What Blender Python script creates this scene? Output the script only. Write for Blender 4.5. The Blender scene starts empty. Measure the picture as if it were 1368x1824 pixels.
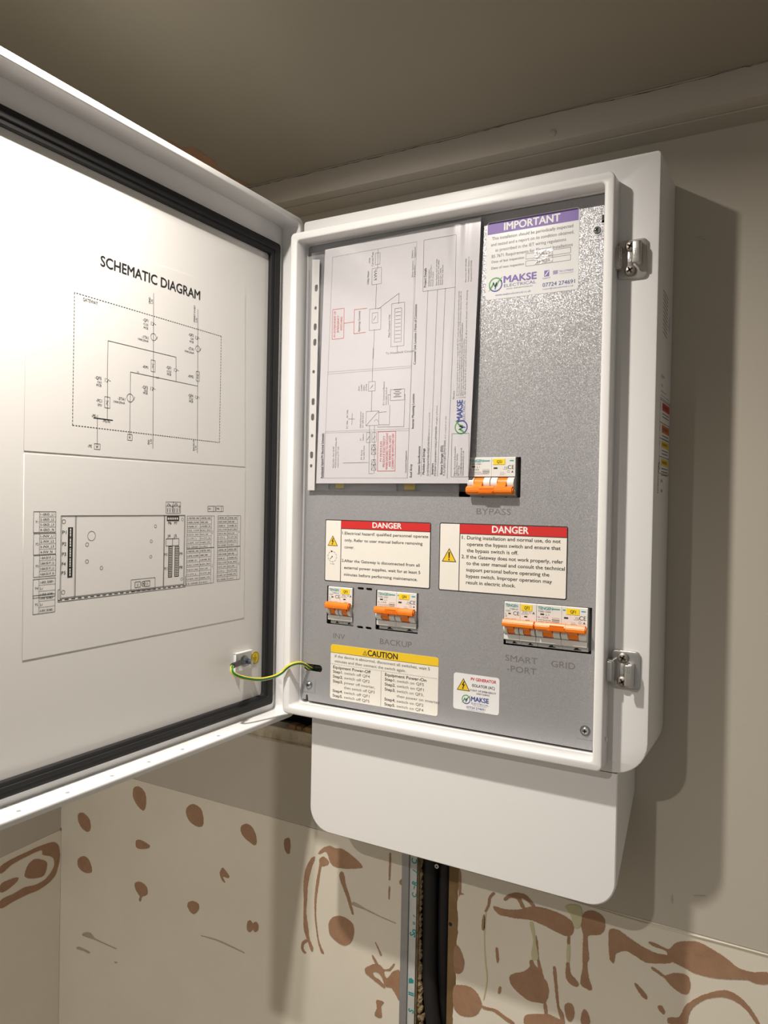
import bpy, bmesh, math, random
from mathutils import Vector, Matrix
random.seed(7)
S = bpy.context.scene
C = S.collection
MM = 0.001

# ---------------------------------------------------------------- camera
cam_data = bpy.data.cameras.new('camera')
cam = bpy.data.objects.new('camera', cam_data); C.objects.link(cam)
yaw, pitch, roll = 0.51387, -0.010354, 0.01906
f = Vector((-math.sin(yaw)*math.cos(pitch), math.cos(yaw)*math.cos(pitch), math.sin(pitch)))
r = f.cross(Vector((0,0,1))).normalized(); u = r.cross(f)
r2 = math.cos(roll)*r + math.sin(roll)*u; u2 = -math.sin(roll)*r + math.cos(roll)*u
M = Matrix((( r2.x,u2.x,-f.x,0.55078),(r2.y,u2.y,-f.y,-0.7352),(r2.z,u2.z,-f.z,0.2539),(0,0,0,1)))
cam.matrix_world = M
cam_data.sensor_fit = 'VERTICAL'; cam_data.sensor_height = 24
cam_data.lens = 1348.91/1824*24
cam_data.clip_start = 0.01
S.camera = cam

# ---------------------------------------------------------------- world and lights
CEIL = 0.677                     # ceiling height at the wall; it slopes up to CMAIN in front of the cabinet
CMAIN = 0.800
w = bpy.data.worlds.new('world'); S.world = w; w.use_nodes = True
w.node_tree.nodes['Background'].inputs[0].default_value = (1.0, 0.945, 0.87, 1)
w.node_tree.nodes['Background'].inputs[1].default_value = 0.21
def lamp(name, loc, power, dia, parent=None):
    l = bpy.data.lights.new(name, 'AREA'); l.shape = 'DISK'; l.size = dia; l.energy = power
    l.color = (1.0, 0.925, 0.835); l.spread = math.radians(150)
    o = bpy.data.objects.new(name, l); C.objects.link(o); o.location = loc
    return o
LAMP_A = lamp('lamp', (0.100, -0.425, CMAIN-0.008), 7.1, 0.036)
LAMP_B = lamp('lamp', (0.045, -1.300, CMAIN-0.008), 9.5, 0.036)
FILL_C = lamp('lamp', (0.95, -2.00, CMAIN-0.014), 4.0, 0.30)  # added soft fill to brighten the door liner and fronts, not a known fitting
S.view_settings.view_transform = 'Standard'
S.view_settings.look = 'None'
S.view_settings.exposure = 0.0
S.view_settings.gamma = 1.0
S.view_settings.use_curve_mapping = False

# ---------------------------------------------------------------- materials
MATS = {}
def mat(name, col, rough=0.5, metal=0.0, bump=None, var=None, spec=0.5, coat=0.0, emit=None, alpha=None):
    """bump=(scale,strength,distance_mm)  var=(scale, amount, second colour)"""
    if name in MATS: return MATS[name]
    m = bpy.data.materials.new(name); m.use_nodes = True; MATS[name] = m
    nt = m.node_tree; b = nt.nodes['Principled BSDF']
    b.inputs['Base Color'].default_value = (*col, 1); b.inputs['Roughness'].default_value = rough
    b.inputs['Metallic'].default_value = metal; b.inputs['Specular IOR Level'].default_value = spec
    b.inputs['Coat Weight'].default_value = coat
    if emit:
        b.inputs['Emission Color'].default_value = (*emit[0], 1); b.inputs['Emission Strength'].default_value = emit[1]
    tc = nt.nodes.new('ShaderNodeTexCoord')
    if bump:
        n = nt.nodes.new('ShaderNodeTexNoise'); n.inputs['Scale'].default_value = bump[0]; n.inputs['Detail'].default_value = 4
        bp = nt.nodes.new('ShaderNodeBump'); bp.inputs['Strength'].default_value = bump[1]; bp.inputs['Distance'].default_value = bump[2]*MM
        nt.links.new(tc.outputs['Object'], n.inputs['Vector']); nt.links.new(n.outputs['Fac'], bp.inputs['Height'])
        nt.links.new(bp.outputs['Normal'], b.inputs['Normal'])
    if var:
        n = nt.nodes.new('ShaderNodeTexNoise'); n.inputs['Scale'].default_value = var[0]; n.inputs['Detail'].default_value = 6
        n.inputs['Roughness'].default_value = 0.65
        rp = nt.nodes.new('ShaderNodeMapRange'); rp.inputs[1].default_value = 0.35; rp.inputs[2].default_value = 0.65
        rp.inputs[3].default_value = 0; rp.inputs[4].default_value = var[1]
        mx = nt.nodes.new('ShaderNodeMix'); mx.data_type = 'RGBA'
        mx.inputs[6].default_value = (*col, 1); mx.inputs[7].default_value = (*var[2], 1)
        nt.links.new(tc.outputs['Object'], n.inputs['Vector']); nt.links.new(n.outputs['Fac'], rp.inputs[0])
        nt.links.new(rp.outputs[0], mx.inputs[0]); nt.links.new(mx.outputs[2], b.inputs['Base Color'])
    return m

m_paint   = mat('taupe_emulsion', (0.555,0.515,0.44), 0.75, bump=(160,0.25,0.5), var=(3,0.35,(0.51,0.475,0.41)))
m_plaster = mat('cream_plaster', (0.84,0.79,0.68), 0.72, bump=(90,0.2,0.5), var=(5,0.6,(0.76,0.71,0.60)))
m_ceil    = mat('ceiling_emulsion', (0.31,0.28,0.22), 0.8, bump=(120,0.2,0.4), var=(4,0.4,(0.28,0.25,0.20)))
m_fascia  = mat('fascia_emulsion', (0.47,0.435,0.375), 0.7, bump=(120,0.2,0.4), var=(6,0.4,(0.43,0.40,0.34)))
m_torn    = mat('torn_brown_paper', (0.41,0.245,0.15), 0.9, bump=(300,0.5,0.5), var=(70,0.7,(0.33,0.19,0.115)))
m_glue    = mat('yellow_glue', (0.60,0.57,0.33), 0.5, var=(40,0.6,(0.62,0.58,0.42)))
m_scuff   = mat('dark_scuff', (0.42,0.38,0.29), 0.9, var=(150,0.8,(0.5,0.46,0.36)))
m_dark    = mat('dark_void', (0.03,0.025,0.02), 0.95)
m_crack   = mat('crack_shadow', (0.04,0.032,0.025), 0.95)
m_powder  = mat('white_powder_coat', (0.86,0.86,0.86), 0.42, bump=(700,0.16,0.3))
m_door    = mat('white_door_liner', (0.80,0.79,0.77), 0.30, bump=(500,0.06,0.3))
m_rubber  = mat('black_foam_gasket', (0.012,0.012,0.013), 0.75, bump=(900,0.4,0.3))
m_zinc    = mat('zinc_plated_steel', (0.42,0.44,0.45), 0.28, 1.0, var=(200,0.5,(0.40,0.42,0.44)))
m_zincblue= mat('blue_glint_zinc', (0.25,0.33,0.60), 0.22, 1.0)
m_chrome  = mat('cast_nickel', (0.62,0.61,0.59), 0.30, 0.85, bump=(300,0.08,0.2))
m_screwbr = mat('dull_screw_steel', (0.36,0.32,0.29), 0.45, 0.7)
m_black   = mat('black_ink', (0.018,0.018,0.02), 0.55)
m_greyink = mat('grey_ink', (0.17,0.165,0.16), 0.6)
m_softink = mat('soft_grey_ink', (0.10,0.10,0.105), 0.6)
m_red     = mat('red_ink', (0.62,0.022,0.022), 0.45)
m_redline = mat('dull_red_ink', (0.55,0.12,0.12), 0.6)
m_yellow  = mat('yellow_ink', (0.87,0.58,0.02), 0.4)
m_yellow2 = mat('bright_yellow_sticker', (0.88,0.66,0.02), 0.45)
m_purple  = mat('purple_ink', (0.17,0.09,0.40), 0.45)
m_navy    = mat('navy_ink', (0.05,0.08,0.30), 0.45)
m_green   = mat('green_ink', (0.08,0.33,0.09), 0.45)
m_magenta = mat('magenta_ink', (0.45,0.08,0.28), 0.45)
m_teal    = mat('teal_ink', (0.02,0.30,0.30), 0.45)
m_whiteink= mat('white_ink', (0.86,0.86,0.85), 0.5)
m_orangei = mat('orange_ink', (0.60,0.15,0.04), 0.5)
m_label   = mat('cream_label_vinyl', (0.84,0.81,0.74), 0.35)
m_label2  = mat('white_label_vinyl', (0.82,0.82,0.83), 0.22)
m_foil    = mat('holographic_foil', (0.92,0.92,0.93), 0.16, 0.9, bump=(260,0.5,0.4))
m_paper   = mat('white_paper', (0.66,0.645,0.665), 0.8, bump=(60,0.05,0.3))
m_brkwht  = mat('light_grey_abs', (0.74,0.74,0.71), 0.35)
m_brkgry  = mat('grey_abs', (0.36,0.37,0.36), 0.5)
m_orange  = mat('orange_abs', (0.92,0.22,0.005), 0.38)
m_inside  = mat('enclosure_interior', (0.22,0.215,0.21), 0.7)
m_cable   = mat('black_cable_sheath', (0.009,0.008,0.009), 0.6, bump=(80,0.2,0.4))
m_wood    = mat('sawn_timber', (0.30,0.19,0.085), 0.75, bump=(120,0.4,0.6), var=(18,0.9,(0.19,0.115,0.05)))
m_oldwood = mat('chipped_white_paint', (0.62,0.57,0.46), 0.8, bump=(120,0.8,1.0), var=(38,0.8,(0.30,0.23,0.14)))
m_galv    = mat('galvanised_steel', (0.42,0.42,0.43), 0.45, 0.55, var=(60,0.6,(0.34,0.34,0.36)))
m_tape    = mat('grey_printed_tape', (0.62,0.64,0.63), 0.4, bump=(150,0.3,0.6), var=(60,0.5,(0.50,0.50,0.48)))
m_foam    = mat('crumbled_filler', (0.44,0.34,0.19), 0.95, bump=(220,1.0,1.5), var=(90,1.0,(0.20,0.14,0.07)))
m_wire    = mat('yellow_wire_insulation', (0.80,0.60,0.03), 0.35)
m_wireg   = mat('green_wire_stripe', (0.01,0.19,0.07), 0.35)
m_heat    = mat('black_heat_shrink', (0.02,0.02,0.022), 0.4)
m_strip   = mat('milky_plastic_strip', (0.74,0.73,0.70), 0.35, bump=(70,0.3,0.5))
m_diff    = mat('lamp_diffuser', (0.9,0.9,0.85), 0.5, emit=((1,0.86,0.7),6.0))
m_floor   = mat('floor_boards', (0.30,0.24,0.17), 0.7, var=(4,0.5,(0.24,0.19,0.13)))

def metal_panel():
    """grey hammered metallic paint: tiny facets tilted at random so that it glitters near the highlight"""
    m = bpy.data.materials.new('metallic_grey_paint'); m.use_nodes = True
    nt = m.node_tree; b = nt.nodes['Principled BSDF']
    b.inputs['Base Color'].default_value = (0.37,0.37,0.385,1); b.inputs['Metallic'].default_value = 0.32
    b.inputs['Roughness'].default_value = 0.36
    tc = nt.nodes.new('ShaderNodeTexCoord')
    v = nt.nodes.new('ShaderNodeTexVoronoi'); v.inputs['Scale'].default_value = 1700
    g = nt.nodes.new('ShaderNodeNewGeometry')
    sb = nt.nodes.new('ShaderNodeVectorMath'); sb.operation='SUBTRACT'; sb.inputs[1].default_value=(0.5,0.5,0.5)
    sc_ = nt.nodes.new('ShaderNodeVectorMath'); sc_.operation='SCALE'; sc_.inputs['Scale'].default_value=0.27
    ad = nt.nodes.new('ShaderNodeVectorMath'); ad.operation='ADD'
    nm = nt.nodes.new('ShaderNodeVectorMath'); nm.operation='NORMALIZE'
    nt.links.new(tc.outputs['Object'], v.inputs['Vector']); nt.links.new(v.outputs['Color'], sb.inputs[0])
    nt.links.new(sb.outputs[0], sc_.inputs[0]); nt.links.new(sc_.outputs[0], ad.inputs[0]); nt.links.new(g.outputs['Normal'], ad.inputs[1])
    nt.links.new(ad.outputs[0], nm.inputs[0]); nt.links.new(nm.outputs[0], b.inputs['Normal'])
    return m
m_panel = metal_panel()
def film():
    m = bpy.data.materials.new('clear_plastic_film'); m.use_nodes = True
    nt = m.node_tree; nt.nodes.clear()
    o = nt.nodes.new('ShaderNodeOutputMaterial'); mx = nt.nodes.new('ShaderNodeMixShader')
    t = nt.nodes.new('ShaderNodeBsdfTransparent'); g = nt.nodes.new('ShaderNodeBsdfGlossy')
    t.inputs[0].default_value = (0.95,0.95,0.96,1)
    g.inputs['Roughness'].default_value = 0.2; g.inputs[0].default_value = (0.95,0.95,0.97,1)
    fr = nt.nodes.new('ShaderNodeFresnel'); fr.inputs[0].default_value = 1.55
    nt.links.new(fr.outputs[0], mx.inputs[0]); nt.links.new(t.outputs[0], mx.inputs[1]); nt.links.new(g.outputs[0], mx.inputs[2])
    nt.links.new(mx.outputs[0], o.inputs[0]); return m
m_film = film()

# ---------------------------------------------------------------- helpers
def empty(name, loc=(0,0,0), parent=None):
    o = bpy.data.objects.new(name, None); C.objects.link(o); o.location = loc; o.empty_display_size = 0.02
    if parent: o.parent = parent
    return o
def tag(o, label=None, cat=None, group=None, kind=None):
    if label: o['label'] = label
    if cat: o['category'] = cat
    if group: o['group'] = group
    if kind: o['kind'] = kind
    return o
def link(name, me, mats, parent=None, loc=None, smooth=None):
    if not isinstance(mats, (list, tuple)): mats = [mats]
    if len(me.materials) == 0:
        for m in mats: me.materials.append(m)
    o = bpy.data.objects.new(name, me); C.objects.link(o)
    if parent: o.parent = parent
    if loc is not None: o.location = loc
    if smooth: sm(me, smooth)
    return o
def sm(me, ang=35):
    for p in me.polygons: p.use_smooth = True
    bm = bmesh.new(); bm.from_mesh(me)
    a = math.radians(ang)
    for e in bm.edges:
        if len(e.link_faces) != 2 or e.calc_face_angle(0) > a: e.smooth = False
    bm.to_mesh(me); bm.free()
def bm_obj(name, bm, mats, parent=None, loc=None, smooth=None):
    me = bpy.data.meshes.new(name); bmesh.ops.recalc_face_normals(bm, faces=bm.faces); bm.to_mesh(me); bm.free()
    return link(name, me, mats, parent, loc, smooth)
def add_box(bm, x0,x1,y0,y1,z0,z1, bev=0, seg=2, mi=0):
    g = bmesh.ops.create_cube(bm, size=1)
    vs = g['verts']
    for v in vs: v.co = Vector(((x0+x1)/2+v.co.x*(x1-x0), (y0+y1)/2+v.co.y*(y1-y0), (z0+z1)/2+v.co.z*(z1-z0)))
    fs = set(fc for v in vs for fc in v.link_faces)
    if bev:
        es = list(set(e for v in vs for e in v.link_edges))
        res = bmesh.ops.bevel(bm, geom=es, offset=bev, segments=seg, affect='EDGES', profile=0.5)
        fs = set(res['faces']) | set(fc for fc in fs if fc.is_valid)
    for fc in fs: fc.material_index = mi
    return vs
def box(name, m, x0,x1,y0,y1,z0,z1, bev=0, parent=None, seg=2):
    bm = bmesh.new(); add_box(bm, x0,x1,y0,y1,z0,z1, bev, seg)
    return bm_obj(name, bm, m, parent, smooth=40 if bev else None)
def rrect(x0,z0,x1,z1,r,seg=6, rs=None):
    """rounded rectangle, ccw from bottom left; rs = radii bl, br, tr, tl"""
    rs = rs or (r,r,r,r); pts = []
    cs = ((x0,z0,1,1,180),(x1,z0,-1,1,270),(x1,z1,-1,-1,0),(x0,z1,1,-1,90))
    for (cx,cz,sx,sz,a0),rr in zip(cs,rs):
        if rr <= 0: pts.append((cx,cz)); continue
        for k in range(seg+1):
            a = math.radians(a0+90*k/seg)
            pts.append((cx+sx*rr+rr*math.cos(a), cz+sz*rr+rr*math.sin(a)))
    return pts
def curve_plate(name, outer, holes, thick, bev=0.0):
    """2D outline with holes -> mesh in local XY, thickness along Z centred on 0"""
    cu = bpy.data.curves.new(name, 'CURVE'); cu.dimensions = '2D'; cu.fill_mode = 'BOTH'
    for loop in [outer]+list(holes):
        sp = cu.splines.new('POLY'); sp.points.add(len(loop)-1)
        for p,q in zip(sp.points, loop): p.co = (q[0], q[1], 0, 1)
        sp.use_cyclic_u = True
    cu.extrude = thick/2-bev; cu.bevel_depth = bev; cu.bevel_resolution = 1; cu.offset = -bev
    ob = bpy.data.objects.new(name, cu); me = bpy.data.meshes.new_from_object(ob)
    bpy.data.objects.remove(ob); bpy.data.curves.remove(cu)
    bm = bmesh.new(); bm.from_mesh(me); bmesh.ops.remove_doubles(bm, verts=bm.verts, dist=1e-6)
    bmesh.ops.recalc_face_normals(bm, faces=bm.faces); bm.to_mesh(me); bm.free()
    me.materials.clear(); me.name = name
    return me
def plateXZ(name, m, outer, y0, y1, holes=(), bev=0.0, parent=None, smooth=None):
    me = curve_plate(name, outer, holes, y1-y0, bev)
    for v in me.vertices:
        x,y,z = v.co; v.co = (x, (y0+y1)/2 - z, y)
    me.update()
    return link(name, me, m, parent, smooth=smooth)
def plateYZ(name, m, outer, x0, x1, holes=(), bev=0.0, parent=None, smooth=None):
    me = curve_plate(name, outer, holes, x1-x0, bev)
    for v in me.vertices:
        x,y,z = v.co; v.co = ((x0+x1)/2 + z, x, y)
    me.update()
    return link(name, me, m, parent, smooth=smooth)
def plateXY(name, m, outer, z0, z1, holes=(), parent=None):
    me = curve_plate(name, outer, holes, z1-z0, 0)
    for v in me.vertices:
        x,y,z = v.co; v.co = (x, y, (z0+z1)/2+z)
    me.update()
    return link(name, me, m, parent)
def catmull(P, n=8):
    P = [Vector(p) for p in P]; out = []
    Q = [2*P[0]-P[1]]+P+[2*P[-1]-P[-2]]
    for i in range(1,len(Q)-2):
        a,b,c,d = Q[i-1:i+3]
        for k in range(n):
            t=k/n; out.append(0.5*((2*b)+(c-a)*t+(2*a-5*b+4*c-d)*t*t+(3*b-a-3*c+d)*t**3))
    out.append(P[-1]); return out
def tube(bm, P, rad, seg=12, mi=0, stripe=None, twist=0, up0=None):
    rings = []; n = len(P)
    t0 = (P[1]-P[0]).normalized(); up = up0 or Vector((0,0,1))
    if abs(t0.dot(up))>0.95: up = Vector((1,0,0))
    nrm = (up - t0*up.dot(t0)).normalized()
    for i in range(n):
        t = (P[min(i+1,n-1)]-P[max(i-1,0)]).normalized()
        nrm = (nrm - t*nrm.dot(t)).normalized(); bn = t.cross(nrm)
        rr = rad[i] if isinstance(rad,(list,tuple)) else rad
        rings.append([bm.verts.new(P[i]+rr*(math.cos(a)*nrm+math.sin(a)*bn)) for a in [2*math.pi*k/seg for k in range(seg)]])
    for i in range(n-1):
        for k in range(seg):
            fc = bm.faces.new((rings[i][k],rings[i][(k+1)%seg],rings[i+1][(k+1)%seg],rings[i+1][k])); fc.smooth = True
            fc.material_index = mi
            if stripe and ((k+twist*i)%seg) in stripe: fc.material_index = 1
    for rg in (rings[0], rings[-1]):
        fc = bm.faces.new(rg); fc.material_index = mi
    return rings
def cyl(bm, c, axis, rad, h, seg=24, mi=0, rad2=None):
    c = Vector(c); ax = {'x':Vector((1,0,0)),'y':Vector((0,1,0)),'z':Vector((0,0,1))}[axis]
    up = Vector((0,0,1)) if axis!='z' else Vector((1,0,0)); s = ax.cross(up)
    R = []
    for k,(t,rr) in enumerate(((0,rad),(1,rad2 if rad2 is not None else rad))):
        R.append([bm.verts.new(c+ax*h*t+rr*(math.cos(a)*up+math.sin(a)*s)) for a in [2*math.pi*j/seg for j in range(seg)]])
    for j in range(seg):
        fc = bm.faces.new((R[0][j],R[0][(j+1)%seg],R[1][(j+1)%seg],R[1][j])); fc.material_index = mi; fc.smooth=True
    for rg in R: bm.faces.new(rg).material_index = mi
def jag(pts, amp=0.6, step=2.0):
    """subdivide a coarse outline and roughen its edge like torn paper (mm)"""
    n = len(pts); out = []
    for i in range(n):
        p0,p1,p2,p3 = [Vector(pts[(i+k)%n]) for k in (-1,0,1,2)]; L = (p2-p1).length; m = max(2, int(L/1.2))
        d = p2-p1; nn = Vector((-d.y,d.x)); nn = nn/nn.length if nn.length else nn
        m1 = (p2-p0).normalized()*L*0.8; m2 = (p3-p1).normalized()*L*0.8
        for k in range(m):
            t = k/m; t2=t*t; t3=t2*t
            q = (2*t3-3*t2+1)*p1+(t3-2*t2+t)*m1+(3*t2-2*t3)*p2+(t3-t2)*m2
            q = q+nn*amp*0.32*random.uniform(-1,1); out.append((q.x,q.y))
    return out

# flat print: text and line work gathered into one mesh
_gly = {}
def glyphs(s, bold=0.0, res=2):
    k = (s,bold,res)
    if k in _gly: return _gly[k]
    cu = bpy.data.curves.new('t','FONT'); cu.body = s; cu.size = 1; cu.resolution_u = res; cu.offset = bold
    cu.fill_mode = 'FRONT'
    ob = bpy.data.objects.new('t', cu); me = bpy.data.meshes.new_from_object(ob)
    V = [(v.co.x, v.co.y) for v in me.vertices]; F = [tuple(p.vertices) for p in me.polygons]
    bpy.data.objects.remove(ob); bpy.data.curves.remove(cu); bpy.data.meshes.remove(me)
    if V:
        xs = [a[0] for a in V]; x0,x1 = min(xs),max(xs)
    else: x0,x1 = 0,1
    _gly[k] = (V,F,x0,x1); return _gly[k]
_H = glyphs('H'); CAP = max(a[1] for a in _H[0])
class Print:
    def __init__(s, fn): s.fn=fn; s.V=[]; s.F=[]; s.I=[]; s.M=[]
    def mi(s,m):
        if m not in s.M: s.M.append(m)
        return s.M.index(m)
    def face(s, pts, m, l=0):
        b = len(s.V); s.V += [s.fn(p[0],p[1],l) for p in pts]; s.F.append(tuple(range(b,b+len(pts)))); s.I.append(s.mi(m))
    def rect(s,u0,v0,u1,v1,m,l=0): s.face([(u0,v0),(u1,v0),(u1,v1),(u0,v1)],m,l)
    def line(s,a,b,w=0.25,m=None,l=0,dash=None):
        m = m or m_black; a=Vector(a[:2]); b=Vector(b[:2]); d=b-a; L=d.length
        if L<1e-6: return
        d/=L; n=Vector((-d.y,d.x))*w/2
        segs = [(0,L)] if not dash else [(t,min(t+dash*0.6,L)) for t in [k*dash for k in range(int(L/dash)+1)]]
        for t0,t1 in segs:
            p=a+d*t0; q=a+d*t1; s.face([p-n,q-n,q+n,p+n],m,l)
    def frame(s,u0,v0,u1,v1,w=0.25,m=None,l=0,dash=None):
        for a,b in (((u0,v0),(u1,v0)),((u1,v0),(u1,v1)),((u1,v1),(u0,v1)),((u0,v1),(u0,v0))): s.line(a,b,w,m,l,dash)
    def ring(s,c,r,w=0.25,m=None,l=0,a0=0,a1=360,n=20,dash=0):
        P=[(c[0]+r*math.cos(math.radians(a0+(a1-a0)*k/n)), c[1]+r*math.sin(math.radians(a0+(a1-a0)*k/n))) for k in range(n+1)]
        for k,(p,q) in enumerate(zip(P,P[1:])):
            if not dash or k%dash: s.line(p,q,w,m,l)
    def disc(s,c,r,m,l=0,n=20): s.face([(c[0]+r*math.cos(2*math.pi*k/n), c[1]+r*math.sin(2*math.pi*k/n)) for k in range(n)],m,l)
    def text(s, t, u, v, h, w=None, rot=0, al='L', m=None, bold=0.0, l=0, res=None):
        """u,v = left/centre/right end of the baseline, h = cap height, w = fitted width"""
        m = m or m_black; res = res if res is not None else (1 if h<2.4 else 3)
        V,F,x0,x1 = glyphs(t,0.0,res); k = h/CAP
        kx = (w/(x1-x0)) if w else k*0.92
        W = (x1-x0)*kx; off = {'L':0,'C':-W/2,'R':-W}[al]
        c,sn = math.cos(math.radians(rot)), math.sin(math.radians(rot))
        e = bold*1.3*k
        for ci,(sx_,sy_) in enumerate(((-e,0),(e,0),(0,e*.7),(0,-e*.7)) if bold>=0.01 and h>2.4 else ((-e,0),(e,0)) if bold>0.003 else ((0,0),)):
            b=len(s.V)
            for x,y in V:
                X=(x-x0)*kx+off+sx_; Y=y*k+sy_; s.V.append(s.fn(u+c*X-sn*Y, v+sn*X+c*Y, l+ci*0.15))
            for fc in F: s.F.append(tuple(b+i for i in fc)); s.I.append(s.mi(m))
    def build(s, name, parent=None):
        me = bpy.data.meshes.new(name); me.from_pydata(s.V,[],s.F)
        for m in s.M: me.materials.append(m)
        me.polygons.foreach_set('material_index', s.I); me.update()
        o = bpy.data.objects.new(name, me); C.objects.link(o)
        if parent: o.parent = parent
        return o
def onXZ(y):  return lambda u,v,l: (u*MM, y-0.00012-l*0.00008, v*MM)
def onYZ(x):  return lambda u,v,l: (x+0.00012+l*0.00008, u*MM, v*MM)

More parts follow.
